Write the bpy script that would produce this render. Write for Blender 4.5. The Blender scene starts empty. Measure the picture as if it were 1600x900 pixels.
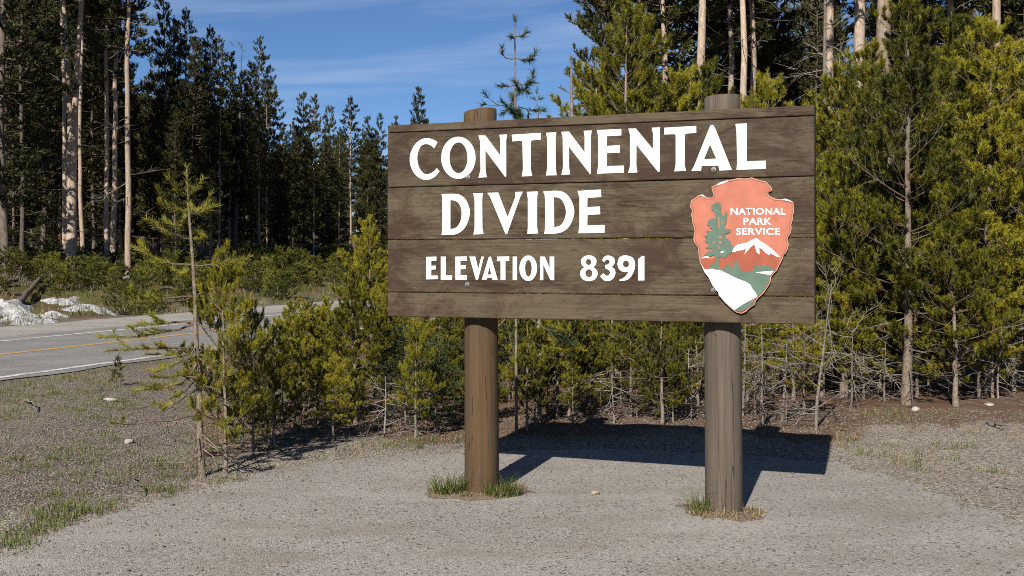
import bpy, bmesh, math, random
import numpy as np
from mathutils import Vector, noise as mnoise
from mathutils.geometry import tessellate_polygon

R = math.radians
SC = bpy.context.scene
COL = SC.collection
random.seed(7)

# ------------------------------------------------------------------ camera
F, CAMZ, HOR = 1800.0, 1.46, 400.0          # focal length in photo pixels, eye height, horizon row
cam = bpy.data.cameras.new('camera')
cam.sensor_width = 36.0
cam.lens = 36.0 * F / 1600.0
cam.shift_y = -50.0 / 1600.0
cam.clip_start = 0.05
cam.clip_end = 3000.0
cam_ob = bpy.data.objects.new('camera', cam)
cam_ob.location = (0, 0, CAMZ)
cam_ob.rotation_euler = (R(90), 0, 0)
COL.objects.link(cam_ob)
SC.camera = cam_ob

# ------------------------------------------------------------------ sky and sun
SUN_TRAVEL = Vector((0.445, 1.435, -1.09)).normalized()
to_sun = -SUN_TRAVEL
SUN_EL = math.asin(to_sun.z)
SUN_AZ = math.atan2(to_sun.x, to_sun.y)       # clockwise from +Y
world = bpy.data.worlds.new('World')
SC.world = world
world.use_nodes = True
wn, wl = world.node_tree.nodes, world.node_tree.links
wn.clear()
sky = wn.new('ShaderNodeTexSky')
sky.sky_type = 'NISHITA'
sky.sun_disc = False
sky.sun_elevation = SUN_EL
sky.sun_rotation = SUN_AZ
sky.altitude = 2500
sky.air_density = 1.0
sky.dust_density = 0.15
sky.ozone_density = 8.0
# thin cirrus: long streaks in the upper air, whitening the sky a little
geo = wn.new('ShaderNodeTexCoord')
sep = wn.new('ShaderNodeSeparateXYZ'); wl.new(geo.outputs['Generated'], sep.inputs[0])
at = wn.new('ShaderNodeMath'); at.operation = 'ARCTAN2'
wl.new(sep.outputs[0], at.inputs[0]); wl.new(sep.outputs[1], at.inputs[1])
tilt = wn.new('ShaderNodeMath'); tilt.operation = 'MULTIPLY_ADD'
wl.new(at.outputs[0], tilt.inputs[0]); tilt.inputs[1].default_value = -0.07; wl.new(sep.outputs[2], tilt.inputs[2])
comb = wn.new('ShaderNodeCombineXYZ')
m1 = wn.new('ShaderNodeMath'); m1.operation = 'MULTIPLY'; m1.inputs[1].default_value = 3.2; wl.new(at.outputs[0], m1.inputs[0])
m2 = wn.new('ShaderNodeMath'); m2.operation = 'MULTIPLY'; m2.inputs[1].default_value = 42.0; wl.new(tilt.outputs[0], m2.inputs[0])
wl.new(m1.outputs[0], comb.inputs[0]); wl.new(m2.outputs[0], comb.inputs[1])
cn = wn.new('ShaderNodeTexNoise'); cn.inputs['Scale'].default_value = 1.0; cn.inputs['Detail'].default_value = 5; cn.inputs['Roughness'].default_value = 0.55
cn.inputs['Distortion'].default_value = 0.5
wl.new(comb.outputs[0], cn.inputs['Vector'])
cr = wn.new('ShaderNodeMapRange'); cr.inputs[1].default_value = 0.46; cr.inputs[2].default_value = 0.9
cr.inputs[3].default_value = 0.0; cr.inputs[4].default_value = 0.32
wl.new(cn.outputs[0], cr.inputs[0])
mixc = wn.new('ShaderNodeMix'); mixc.data_type = 'RGBA'
wl.new(cr.outputs[0], mixc.inputs[0])
wl.new(sky.outputs[0], mixc.inputs[6])
mixc.inputs[7].default_value = (9.5, 10.3, 11.2, 1)
bg = wn.new('ShaderNodeBackground'); bg.inputs[1].default_value = 0.050
wl.new(mixc.outputs[2], bg.inputs[0])
wo = wn.new('ShaderNodeOutputWorld'); wl.new(bg.outputs[0], wo.inputs[0])

sun = bpy.data.lights.new('sun', 'SUN')
sun.energy = 5.0
sun.angle = R(0.5)
sun.color = (1.0, 0.94, 0.85)
sun_ob = bpy.data.objects.new('sun', sun)
sun_ob.rotation_euler = SUN_TRAVEL.to_track_quat('-Z', 'Y').to_euler()
COL.objects.link(sun_ob)

vs = SC.view_settings
vs.view_transform = 'Standard'
vs.look = 'None'
vs.exposure = 0.84
vs.gamma = 1.0
SC.cycles.filter_width = 1.0
SC.cycles.use_denoising = False
SC.cycles.max_bounces = 5
SC.cycles.diffuse_bounces = 2

# ------------------------------------------------------------------ helpers
def gx(px, D): return (px - 800.0) / F * D
def gz(py, D): return CAMZ + (HOR - py) / F * D
def ground_pt(px, py):
    D = F * CAMZ / (py - HOR)
    return (gx(px, D), D)

def tag(o, label=None, cat=None, group=None, kind=None):
    if label: o['label'] = label
    if cat: o['category'] = cat
    if group: o['group'] = group
    if kind: o['kind'] = kind
    return o

def empty(name, loc=(0, 0, 0), rz=0.0):
    o = bpy.data.objects.new(name, None)
    o.location = loc
    o.rotation_euler = (0, 0, rz)
    o.empty_display_size = 0.2
    COL.objects.link(o)
    return o

def np_mesh(name, verts, faces, smooth=False):
    """verts (n,3) array, faces (m,k) int array"""
    me = bpy.data.meshes.new(name)
    verts = np.asarray(verts, dtype=np.float32)
    faces = np.asarray(faces, dtype=np.int32)
    k = faces.shape[1]
    me.vertices.add(len(verts)); me.vertices.foreach_set('co', verts.ravel())
    me.loops.add(faces.size); me.loops.foreach_set('vertex_index', faces.ravel())
    me.polygons.add(len(faces))
    me.polygons.foreach_set('loop_start', np.arange(0, faces.size, k, dtype=np.int32))
    me.polygons.foreach_set('loop_total', np.full(len(faces), k, dtype=np.int32))
    if smooth:
        me.polygons.foreach_set('use_smooth', np.ones(len(faces), dtype=bool))
    me.update(calc_edges=True)
    return me

def mk(name, me, mat, parent=None, loc=None):
    o = bpy.data.objects.new(name, me)
    if mat is not None and not me.materials:
        me.materials.append(mat)
    if parent is not None: o.parent = parent
    if loc is not None: o.location = loc
    COL.objects.link(o)
    return o

# ------------------------------------------------------------------ materials
def new_mat(name):
    m = bpy.data.materials.new(name)
    m.use_nodes = True
    nt = m.node_tree
    b = nt.nodes['Principled BSDF']
    return m, nt.nodes, nt.links, b

ALB = 0.82          # base colours below are scaled to real-world reflectance
def setc(sock, c):
    sock.default_value = (c[0] * ALB, c[1] * ALB, c[2] * ALB, 1.0)

def n_noise(N, L, vec, scale, detail=4, rough=0.55, dist=0.0):
    n = N.new('ShaderNodeTexNoise')
    n.inputs['Scale'].default_value = scale
    n.inputs['Detail'].default_value = detail
    n.inputs['Roughness'].default_value = rough
    n.inputs['Distortion'].default_value = dist
    if vec is not None: L.new(vec, n.inputs['Vector'])
    return n.outputs[0]

def n_map(N, L, val, a, b, c=0.0, d=1.0):
    n = N.new('ShaderNodeMapRange')
    n.inputs[1].default_value = a; n.inputs[2].default_value = b
    n.inputs[3].default_value = c; n.inputs[4].default_value = d
    L.new(val, n.inputs[0])
    return n.outputs[0]

def n_mix(N, L, fac, a, b, blend='MIX'):
    n = N.new('ShaderNodeMix'); n.data_type = 'RGBA'; n.blend_type = blend
    if isinstance(fac, (int, float)): n.inputs[0].default_value = fac
    else: L.new(fac, n.inputs[0])
    for i, v in ((6, a), (7, b)):
        if isinstance(v, tuple): setc(n.inputs[i], v)
        else: L.new(v, n.inputs[i])
    return n.outputs[2]

def n_math(N, L, op, a, b=None):
    n = N.new('ShaderNodeMath'); n.operation = op
    for i, v in ((0, a), (1, b)):
        if v is None: continue
        if isinstance(v, (int, float)): n.inputs[i].default_value = v
        else: L.new(v, n.inputs[i])
    return n.outputs[0]

def n_coord(N, L, scale=(1, 1, 1), kind='Object'):
    t = N.new('ShaderNodeTexCoord')
    m = N.new('ShaderNodeMapping'); m.inputs['Scale'].default_value = scale
    L.new(t.outputs[kind], m.inputs['Vector'])
    return m.outputs[0]

def n_bump(N, L, b, h, strength, dist):
    n = N.new('ShaderNodeBump')
    n.inputs['Strength'].default_value = strength
    n.inputs['Distance'].default_value = dist
    L.new(h, n.inputs['Height'])
    L.new(n.outputs[0], b.inputs['Normal'])

def mat_plain(name, c, rough=0.6, var=0.12, scale=30):
    m, N, L, b = new_mat(name)
    v = n_coord(N, L)
    f = n_noise(N, L, v, scale, 5)
    lo = tuple(x * (1 - var) for x in c); hi = tuple(min(1, x * (1 + var)) for x in c)
    L.new(n_mix(N, L, n_map(N, L, f, .3, .7), lo, hi), b.inputs['Base Color'])
    b.inputs['Roughness'].default_value = rough
    b.inputs['Specular IOR Level'].default_value = 0.3
    return m

def mat_needles(name, c1, c2, dry, dryf, transl=0.25, rough=0.5, cs=5.0):
    m, N, L, b = new_mat(name)
    gpos = N.new('ShaderNodeNewGeometry')
    oi = N.new('ShaderNodeObjectInfo')
    isl = gpos.outputs['Random Per Island']
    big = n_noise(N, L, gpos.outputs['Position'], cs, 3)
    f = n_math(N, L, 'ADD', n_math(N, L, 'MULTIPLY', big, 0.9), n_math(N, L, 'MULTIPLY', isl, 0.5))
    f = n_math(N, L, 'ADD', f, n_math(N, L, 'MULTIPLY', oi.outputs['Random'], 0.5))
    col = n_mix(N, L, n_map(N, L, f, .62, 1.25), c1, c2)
    dn = n_noise(N, L, gpos.outputs['Position'], 6.0, 2)
    dm = n_math(N, L, 'MULTIPLY', n_map(N, L, dn, .64, .72), dryf)
    col = n_mix(N, L, dm, col, dry)
    L.new(col, b.inputs['Base Color'])
    b.inputs['Roughness'].default_value = rough
    b.inputs['Specular IOR Level'].default_value = 0.25
    tr = N.new('ShaderNodeBsdfTranslucent'); L.new(col, tr.inputs[0])
    ms = N.new('ShaderNodeMixShader'); ms.inputs[0].default_value = transl
    L.new(b.outputs[0], ms.inputs[1]); L.new(tr.outputs[0], ms.inputs[2])
    L.new(ms.outputs[0], N['Material Output'].inputs[0])
    return m

def mat_bark(name, c1, c2, c3, zs=0.25, scale=26, bump=0.6):
    m, N, L, b = new_mat(name)
    v = n_coord(N, L, (1, 1, zs))
    oi = N.new('ShaderNodeObjectInfo')
    f = n_noise(N, L, v, scale, 6, 0.65)
    f2 = n_noise(N, L, n_coord(N, L, (1, 1, .35)), 3.1, 4)
    col = n_mix(N, L, n_map(N, L, f, .35, .62), c1, c2)
    col = n_mix(N, L, n_map(N, L, f2, .5, .72), col, c3)
    hs = N.new('ShaderNodeHueSaturation')
    L.new(n_map(N, L, oi.outputs['Random'], 0, 1, .72, 1.15), hs.inputs['Value'])
    L.new(col, hs.inputs['Color'])
    L.new(hs.outputs[0], b.inputs['Base Color'])
    b.inputs['Roughness'].default_value = 0.85
    b.inputs['Specular IOR Level'].default_value = 0.15
    n_bump(N, L, b, f, bump, 0.03)
    return m

M = {}
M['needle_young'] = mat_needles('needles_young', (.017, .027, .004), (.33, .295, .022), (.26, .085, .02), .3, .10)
M['needle_fore'] = mat_needles('needles_foreground', (.065, .08, .009), (.28, .255, .026), (.24, .11, .03), .5, .16)
M['needle_spruce'] = mat_needles('needles_bluish', (.03, .05, .022), (.09, .12, .045), (.1, .07, .03), .1, .2)
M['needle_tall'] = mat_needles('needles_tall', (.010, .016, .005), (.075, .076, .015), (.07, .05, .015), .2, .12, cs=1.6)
M['needle_under'] = mat_needles('needles_undergrowth', (.03, .045, .008), (.22, .215, .03), (.2, .08, .025), .6, .15, cs=1.8)
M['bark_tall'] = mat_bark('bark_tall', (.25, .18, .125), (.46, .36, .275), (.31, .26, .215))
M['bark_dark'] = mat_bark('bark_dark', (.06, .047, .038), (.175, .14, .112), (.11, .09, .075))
M['bark_young'] = mat_bark('bark_young', (.13, .098, .072), (.30, .24, .185), (.22, .195, .17), .4, 55)
M['branch'] = mat_bark('branch_bark', (.09, .062, .042), (.20, .145, .105), (.15, .125, .10), 1, 40, .3)
M['dead'] = mat_bark('dead_wood', (.10, .082, .068), (.29, .25, .215), (.17, .145, .12), 1, 40, .3)
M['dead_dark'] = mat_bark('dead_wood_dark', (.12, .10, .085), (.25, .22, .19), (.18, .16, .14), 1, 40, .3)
M['grass'] = mat_needles('grass_green', (.05, .085, .015), (.13, .16, .03), (.24, .19, .08), .6, .3)
M['straw'] = mat_needles('grass_dry', (.17, .12, .055), (.38, .30, .16), (.15, .08, .03), .5, .2)
def mat_letter():
    m, N, L, b = new_mat('white_paint')
    v = n_coord(N, L)
    col = n_mix(N, L, n_map(N, L, n_noise(N, L, v, 9, 6, .7), .35, .7), (.74, .735, .72), (.60, .585, .56))
    col = n_mix(N, L, n_map(N, L, n_noise(N, L, n_coord(N, L, (1, 1, 3)), 46, 5, .7), .66, .70, 0, .8), col, (.22, .18, .14))
    L.new(col, b.inputs['Base Color']); b.inputs['Roughness'].default_value = .6
    n_bump(N, L, b, n_noise(N, L, n_coord(N, L, (1, 1, 6)), 60, 4), .25, .002)
    return m
M['white'] = mat_letter()
def mat_snow():
    m, N, L, b = new_mat('old_snow')
    v = n_coord(N, L)
    d = n_noise(N, L, v, 3.2, 8, .72)
    col = n_mix(N, L, n_map(N, L, d, .40, .60), (.48, .49, .51), (.27, .255, .235))
    col = n_mix(N, L, n_map(N, L, n_noise(N, L, v, 14, 6, .7), .57, .63, 0, .9), col, (.10, .07, .045))
    L.new(col, b.inputs['Base Color']); b.inputs['Roughness'].default_value = .7
    n_bump(N, L, b, n_noise(N, L, v, 9, 6), .9, .08)
    return m
M['snow'] = mat_snow()

# ------------------------------------------------------------------ terrain
RD_P = np.array([-6.08, 13.69]); RD_N = np.array([-.947, .321]); RD_D = np.array([.321, .947])
def road_t(x, y): return (x - RD_P[0]) * RD_N[0] + (y - RD_P[1]) * RD_N[1]
def road_s(x, y): return (x - RD_P[0]) * RD_D[0] + (y - RD_P[1]) * RD_D[1]
def road_xy(t, s): return RD_P[0] + RD_N[0] * t + RD_D[0] * s, RD_P[1] + RD_N[1] * t + RD_D[1] * s

edge_px = [(-260, 940), (-120, 895), (0, 857), (100, 826), (190, 797), (250, 781), (320, 765), (380, 750), (430, 738), (500, 726),
           (600, 715), (720, 707), (850, 703), (1000, 704), (1150, 708), (1290, 724), (1350, 738), (1430, 758), (1510, 786),
           (1600, 816), (1720, 862), (1900, 935)]
EDGE = np.array([ground_pt(*p) for p in edge_px])
PAVE = np.vstack([EDGE, [[9.0, 3.0], [9.0, -14.0], [-9.0, -14.0], [-9.0, 3.0]]])

def in_poly(x, y, P):
    x = np.asarray(x, float); y = np.asarray(y, float)
    inside = np.zeros(x.shape, bool)
    j = len(P) - 1
    for i in range(len(P)):
        xi, yi = P[i]; xj, yj = P[j]
        c = ((yi > y) != (yj > y)) & (x < (xj - xi) * (y - yi) / (yj - yi + 1e-12) + xi)
        inside ^= c
        j = i
    return inside

def poly_dist(x, y, P):
    x = np.asarray(x, float); y = np.asarray(y, float)
    d = np.full(x.shape, 1e9)
    for i in range(len(P) - 1):
        a, b = P[i], P[i + 1]
        ab = b - a
        t = np.clip(((x - a[0]) * ab[0] + (y - a[1]) * ab[1]) / (ab @ ab), 0, 1)
        d = np.minimum(d, np.hypot(x - a[0] - t * ab[0], y - a[1] - t * ab[1]))
    return d

_g = np.random.default_rng(3)
_K = [(_g.normal(size=2) * f, _g.uniform(0, 6.28), a) for f, a in
      [(.5, 1), (.7, 1), (1.1, .8), (1.7, .7), (2.6, .5), (3.7, .45), (5.5, .35), (8, .25), (11, .2), (16, .15)] for _ in range(2)]
def wav(x, y):
    s = 0
    for k, p, a in _K: s = s + a * np.sin(k[0] * x + k[1] * y + p)
    return s / 4.0
def sstep(a, b, v):
    t = np.clip((v - a) / (b - a), 0, 1)
    return t * t * (3 - 2 * t)

def height(x, y):
    x = np.asarray(x, float); y = np.asarray(y, float)
    t = road_t(x, y)
    bank = sstep(7.2, 15.5, t) * .95 + np.clip(t - 15.5, 0, 300) * .012 + np.clip(t - 38, 0, 120) * .055
    w = wav(x, y)
    off = np.where(in_poly(x, y, PAVE), 0, sstep(0.05, 0.9, poly_dist(x, y, PAVE)))
    near_road = sstep(.2, 1.2, np.maximum(-t, t - 7.3))
    fa = np.where(t > 7.3, .12, .032)
    return bank + w * fa * off * near_road - .004 + .015 * off * near_road

def ground_mesh():
    def axis(parts):
        out = []
        for a, b, s in parts: out.append(np.arange(a, b, s))
        return np.concatenate(out)
    xs = axis([(-1200, -200, 100), (-200, -60, 10), (-60, -14, 1.0), (-14, -6.5, .2), (-6.5, 6.5, .06), (6.5, 14, .2), (14, 60, 1.), (60, 200, 10), (200, 1201, 100)])
    ys = axis([(-300, -20, 40), (-20, 4, 2), (4, 5, .2), (5, 12, .06), (12, 40, .25), (40, 110, 1.2), (110, 300, 10), (300, 1701, 100)])
    X, Y = np.meshgrid(xs, ys)
    Z = height(X, Y)
    nx, ny = len(xs), len(ys)
    v = np.stack([X, Y, Z], -1).reshape(-1, 3)
    i = np.arange(nx * ny).reshape(ny, nx)
    f = np.stack([i[:-1, :-1], i[:-1, 1:], i[1:, 1:], i[1:, :-1]], -1).reshape(-1, 4)
    me = np_mesh('ground', v, f, True)
    x, y = v[:, 0], v[:, 1]
    t = road_t(x, y)
    pd = poly_dist(x, y, PAVE)
    w = wav(x * 1.7 + 5, y * 1.7)
    # needle litter lies under the young pines behind the pull-out and under the forest
    line = np.interp(x, [-9, -4, -2.3, -1.2, 0, 1.2, 2.6, 4.0, 6.0, 12], [30, 16, 8.2, 8.9, 9.1, 9.2, 9.6, 10.3, 10.4, 11])
    litter = sstep(-.35, .45, y - line + w * .5) * (t < -1.2)
    litter = np.maximum(litter, sstep(7.6, 9.5, t + w))
    green = np.clip(.25 + w * .9, 0, 1) * (t < 0) * sstep(-2.4, -4.5, x) + sstep(7.4, 8.6, t) * np.clip(.75 + w * .6, 0, 1)
    pale = np.maximum(sstep(.4, 2.2, x), sstep(.8, .1, pd + w * .25)) * (1 - litter) * (t < -1) * (pd < 4)
    for nm, val in (('litter', litter), ('green', green), ('pale', pale)):
        a = me.attributes.new(nm, 'FLOAT', 'POINT')
        a.data.foreach_set('value', val.astype(np.float32))
    return me

def mat_ground():
    m, N, L, b = new_mat('ground_soil')
    v = n_coord(N, L)
    at_l = N.new('ShaderNodeAttribute'); at_l.attribute_name = 'litter'
    at_g = N.new('ShaderNodeAttribute'); at_g.attribute_name = 'green'
    vor = N.new('ShaderNodeTexVoronoi'); vor.inputs['Scale'].default_value = 62; L.new(v, vor.inputs['Vector'])
    vor2 = N.new('ShaderNodeTexVoronoi'); vor2.inputs['Scale'].default_value = 45; L.new(v, vor2.inputs['Vector'])
    sp = N.new('ShaderNodeSeparateColor'); L.new(vor.outputs['Color'], sp.inputs[0])
    sp2 = N.new('ShaderNodeSeparateColor'); L.new(vor2.outputs['Color'], sp2.inputs[0])
    big = n_noise(N, L, v, 1.3, 5)
    fine = n_noise(N, L, v, 90, 4)
    soil = n_mix(N, L, n_map(N, L, big, .35, .65), (.11, .086, .063), (.20, .165, .128))
    peb = n_mix(N, L, n_map(N, L, sp.outputs[0], .1, .95), (.035, .028, .022), (.30, .265, .225))
    col = n_mix(N, L, .55, soil, peb)
    col = n_mix(N, L, n_map(N, L, sp2.outputs[0], .9, .93, 0, .6), col, (.30, .27, .235))
    at_p = N.new('ShaderNodeAttribute'); at_p.attribute_name = 'pale'
    col = n_mix(N, L, n_map(N, L, n_math(N, L, 'ADD', at_p.outputs['Fac'], n_math(N, L, 'MULTIPLY', n_noise(N, L, v, 4, 5), .6)), .5, 1.1, 0, .75), col, n_mix(N, L, sp.outputs[0], (.15, .128, .104), (.43, .385, .33)))
    lit1 = n_mix(N, L, n_map(N, L, fine, .35, .65), (.07, .040, .024), (.20, .115, .068))
    lit = n_mix(N, L, n_map(N, L, n_noise(N, L, v, 3.1, 4), .42, .62), lit1, (.14, .10, .075))
    lm = n_map(N, L, n_math(N, L, 'ADD', at_l.outputs['Fac'], n_math(N, L, 'MULTIPLY', n_noise(N, L, v, 5, 5), .9)), .75, 1.05)
    col = n_mix(N, L, lm, col, lit)
    gr = n_mix(N, L, n_map(N, L, fine, .4, .6), (.06, .07, .018), (.15, .15, .05))
    gm = n_map(N, L, n_math(N, L, 'MULTIPLY', at_g.outputs['Fac'], n_noise(N, L, v, 9, 5)), .25, .5, 0, .7)
    col = n_mix(N, L, gm, col, gr)
    L.new(col, b.inputs['Base Color'])
    b.inputs['Roughness'].default_value = .95
    b.inputs['Specular IOR Level'].default_value = .1
    h = n_math(N, L, 'SUBTRACT', fine, vor.outputs['Distance'])
    n_bump(N, L, b, h, .9, .012)
    return m

ground = mk('ground', ground_mesh(), mat_ground())
tag(ground, kind='structure')

# the pull-out: worn chip-seal paving with a ragged edge
def mat_pave():
    m, N, L, b = new_mat('chip_seal')
    v = n_coord(N, L)
    big = n_noise(N, L, v, .9, 5)
    vor = N.new('ShaderNodeTexVoronoi'); vor.inputs['Scale'].default_value = 140; L.new(v, vor.inputs['Vector'])
    vb = N.new('ShaderNodeTexVoronoi'); vb.inputs['Scale'].default_value = 75; L.new(v, vb.inputs['Vector'])
    s1 = N.new('ShaderNodeSeparateColor'); L.new(vor.outputs['Color'], s1.inputs[0])
    s2 = N.new('ShaderNodeSeparateColor'); L.new(vb.outputs['Color'], s2.inputs[0])
    base = n_mix(N, L, n_map(N, L, big, .35, .65), (.262, .241, .217), (.370, .345, .313))
    chips = n_mix(N, L, s1.outputs[0], (.13, .117, .103), (.50, .465, .42))
    col = n_mix(N, L, .52, base, chips)
    col = n_mix(N, L, n_map(N, L, s2.outputs[0], .92, .95, 0, .8), col, (.07, .06, .05))
    col = n_mix(N, L, n_map(N, L, s2.outputs[1], .94, .96, 0, .7), col, (.46, .42, .37))
    st = n_noise(N, L, n_coord(N, L, (.5, 1, 1)), 2.2, 5, .6)
    col = n_mix(N, L, n_map(N, L, st, .47, .70, 0, .6), col, (.225, .19, .15))
    tr_ = n_noise(N, L, n_coord(N, L, (.35, 1.6, 1)), 1.4, 4, .5)
    col = n_mix(N, L, n_map(N, L, tr_, .52, .70, 0, .4), col, (.40, .37, .335))
    L.new(col, b.inputs['Base Color'])
    b.inputs['Roughness'].default_value = .92
    b.inputs['Specular IOR Level'].default_value = .12
    h = n_math(N, L, 'ADD', n_math(N, L, 'MULTIPLY', vor.outputs['Distance'], -1), n_noise(N, L, v, 160, 3))
    n_bump(N, L, b, h, .8, .008)
    return m

def pave_mesh():
    pts = []
    for i in range(len(EDGE) - 1):
        a, b = EDGE[i], EDGE[i + 1]
        n = max(2, int(np.hypot(*(b - a)) / .025))
        for k in range(n):
            p = a + (b - a) * k / n
            amp = .07 if p[0] < 1.9 else .16
            nr = np.array([-(b - a)[1], (b - a)[0]]) / np.hypot(*(b - a))
            q = p + nr * amp * float(wav(p[0] * 1.6 + 3, p[1] * 1.6))
            pts.append((q[0], q[1], .006))
    pts += [(9, 3, .006), (9, -14, .006), (-9, -14, .006), (-9, 3, .006)]
    me = bpy.data.meshes.new('pavement')
    bm = bmesh.new()
    bm.faces.new([bm.verts.new(p) for p in pts[::-1]])
    bmesh.ops.triangulate(bm, faces=bm.faces[:])
    bmesh.ops.recalc_face_normals(bm, faces=bm.faces[:])
    bm.to_mesh(me); bm.free()
    if me.polygons[0].normal.z < 0: me.flip_normals()
    return me
pavement = tag(mk('pavement', pave_mesh(), mat_pave()), kind='structure')

# the road
def strip(t0, t1, s0, s1, z, ds=1.0, jit=0.0, seed=0):
    rg = np.random.default_rng(seed)
    s = np.arange(s0, s1 + ds, ds)
    j0 = rg.normal(size=len(s)) * jit; j1 = rg.normal(size=len(s)) * jit
    x0, y0 = road_xy(t0 + j0, s); x1, y1 = road_xy(t1 + j1, s)
    v = np.vstack([np.stack([x0, y0, np.full_like(s, z)], -1), np.stack([x1, y1, np.full_like(s, z)], -1)])
    n = len(s); i = np.arange(n - 1)
    f = np.stack([i, i + n, i + n + 1, i + 1], -1)
    me = np_mesh('strip', v, f)
    if me.polygons[0].normal.z < 0: me.flip_normals()
    return me
def mat_asphalt(name, c1, c2, sc=70):
    m, N, L, b = new_mat(name)
    v = n_coord(N, L)
    vor = N.new('ShaderNodeTexVoronoi'); vor.inputs['Scale'].default_value = sc; L.new(v, vor.inputs['Vector'])
    s1 = N.new('ShaderNodeSeparateColor'); L.new(vor.outputs['Color'], s1.inputs[0])
    col = n_mix(N, L, n_map(N, L, n_noise(N, L, v, 1.1, 6), .35, .65), c1, c2)
    col = n_mix(N, L, n_map(N, L, s1.outputs[0], .55, 1, 0, .5), col, tuple(min(1, q * 1.8) for q in c2))
    L.new(col, b.inputs['Base Color']); b.inputs['Roughness'].default_value = .9
    b.inputs['Specular IOR Level'].default_value = .15
    n_bump(N, L, b, s1.outputs[1], .4, .01)
    return m
def mat_line(name, c, worn):
    m, N, L, b = new_mat(name)
    f = n_noise(N, L, n_coord(N, L), 7, 6, .7)
    L.new(n_mix(N, L, n_map(N, L, f, .44, .62), c, worn), b.inputs['Base Color'])
    b.inputs['Roughness'].default_value = .8
    return m
road = tag(mk('road', strip(-.22, 5.2, -60, 190, .008, .5, .03, 1), mat_asphalt('road_asphalt', (.155, .149, .142), (.21, .202, .192))), kind='structure')
tag(mk('road_shoulder', strip(4.9, 7.35, -60, 190, .004, .4, .09, 2), mat_asphalt('shoulder_gravel', (.22, .205, .185), (.30, .28, .255), 40)), kind='structure')
wl_m = mat_line('white_line_paint', (.58, .57, .545), (.30, .29, .275))
mk('edge_line', strip(0, .13, -60, 190, .012, .5, .008, 3), wl_m, road)
mk('edge_line', strip(4.35, 4.48, -60, 190, .012, .5, .008, 4), wl_m, road)
mk('centre_line', strip(2.36, 2.52, -60, 190, .012, .5, .008, 5), mat_line('yellow_line_paint', (.50, .28, .06), (.26, .20, .11)), road)
# ------------------------------------------------------------------ the sign
HS = 1.19
DL, DR = F * HS / 299.5, F * HS / 344.2           # depth of its left and right ends
PL = np.array([gx(606, DL), DL]); PR = np.array([gx(1272.3, DR), DR])
SW = float(np.hypot(*(PR - PL)))
SD = (PR - PL) / SW                                # along the sign, left to right
SN = np.array([SD[1], -SD[0]])                     # towards the camera
if SN[1] > 0: SN = -SN
S_ANG = math.atan2(SD[1], SD[0])
S_ORG = (PL + PR) / 2
def suv(px, py):
    """point of the sign's front face seen at a photo pixel, in the sign's own x, z"""
    d = np.array([(px - 800) / F, 1.0])
    k = (PL @ SN) / (d @ SN)
    p = d * k
    return (float((p - S_ORG) @ SD), CAMZ + (HOR - py) / F * k)

TH = .075
sign = empty('roadside_sign', (S_ORG[0], S_ORG[1], 0), S_ANG)
tag(sign, 'large brown wooden sign board with white lettering on two round posts', 'sign')

def mat_board(name, tint, stain, seed, crack):
    m, N, L, b = new_mat(name)
    tc = N.new('ShaderNodeTexCoord')
    mp = N.new('ShaderNodeMapping'); mp.inputs['Location'].default_value = (seed * 7.3, seed * 3.1, seed * 5.7)
    L.new(tc.outputs['Object'], mp.inputs[0]); v0 = mp.outputs[0]
    def sc(s):
        q = N.new('ShaderNodeMapping'); q.inputs['Scale'].default_value = s; L.new(v0, q.inputs[0]); return q.outputs[0]
    grain = n_noise(N, L, sc((1.6, 30, 42)), 1.5, 7, .65, .3)
    blot = n_noise(N, L, sc((1.25, 3, 2.6)), 2.1, 8, .74, .5)
    spk = n_noise(N, L, sc((15, 17, 19)), 2.2, 6, .68)
    lines = n_noise(N, L, sc((.55, 14, 17)), 2.2, 5, .6, .6)
    c = tuple(x * tint for x in (.062, .046, .027))
    c2 = tuple(x * tint for x in (.108, .081, .049))
    col = n_mix(N, L, n_map(N, L, grain, .3, .7), c, c2)
    dark = tuple(x * tint for x in (.036, .018, .009))
    col = n_mix(N, L, n_map(N, L, blot, .48 - stain, .62 - stain, 0, .9), col, dark)
    col = n_mix(N, L, n_map(N, L, spk, .585, .66, 0, .7), col, (.036, .022, .014))
    ln = n_math(N, L, 'ABSOLUTE', n_math(N, L, 'SUBTRACT', lines, .5))
    lm = n_map(N, L, ln, 0, .016, 1, 0)
    lm = n_math(N, L, 'MULTIPLY', lm, n_map(N, L, n_noise(N, L, sc((1, 3, 3)), 1.9, 3), .45, .6, 0, crack))
    col = n_mix(N, L, lm, col, (.028, .019, .013))
    fg = n_noise(N, L, sc((3.5, 60, 120)), 1.6, 4, .6, .4)
    col = n_mix(N, L, n_map(N, L, fg, .56, .68, 0, .42), col, tuple(x * .45 for x in c))
    wear = n_noise(N, L, sc((26, 30, 55)), 1.3, 3)
    col = n_mix(N, L, n_map(N, L, wear, .74, .77, 0, .8), col, (.24, .16, .085))
    L.new(col, b.inputs['Base Color'])
    b.inputs['Roughness'].default_value = .72
    b.inputs['Specular IOR Level'].default_value = .25
    h = n_math(N, L, 'SUBTRACT', grain, n_math(N, L, 'MULTIPLY', lm, 1.5))
    n_bump(N, L, b, h, .6, .004)
    return m

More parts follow.
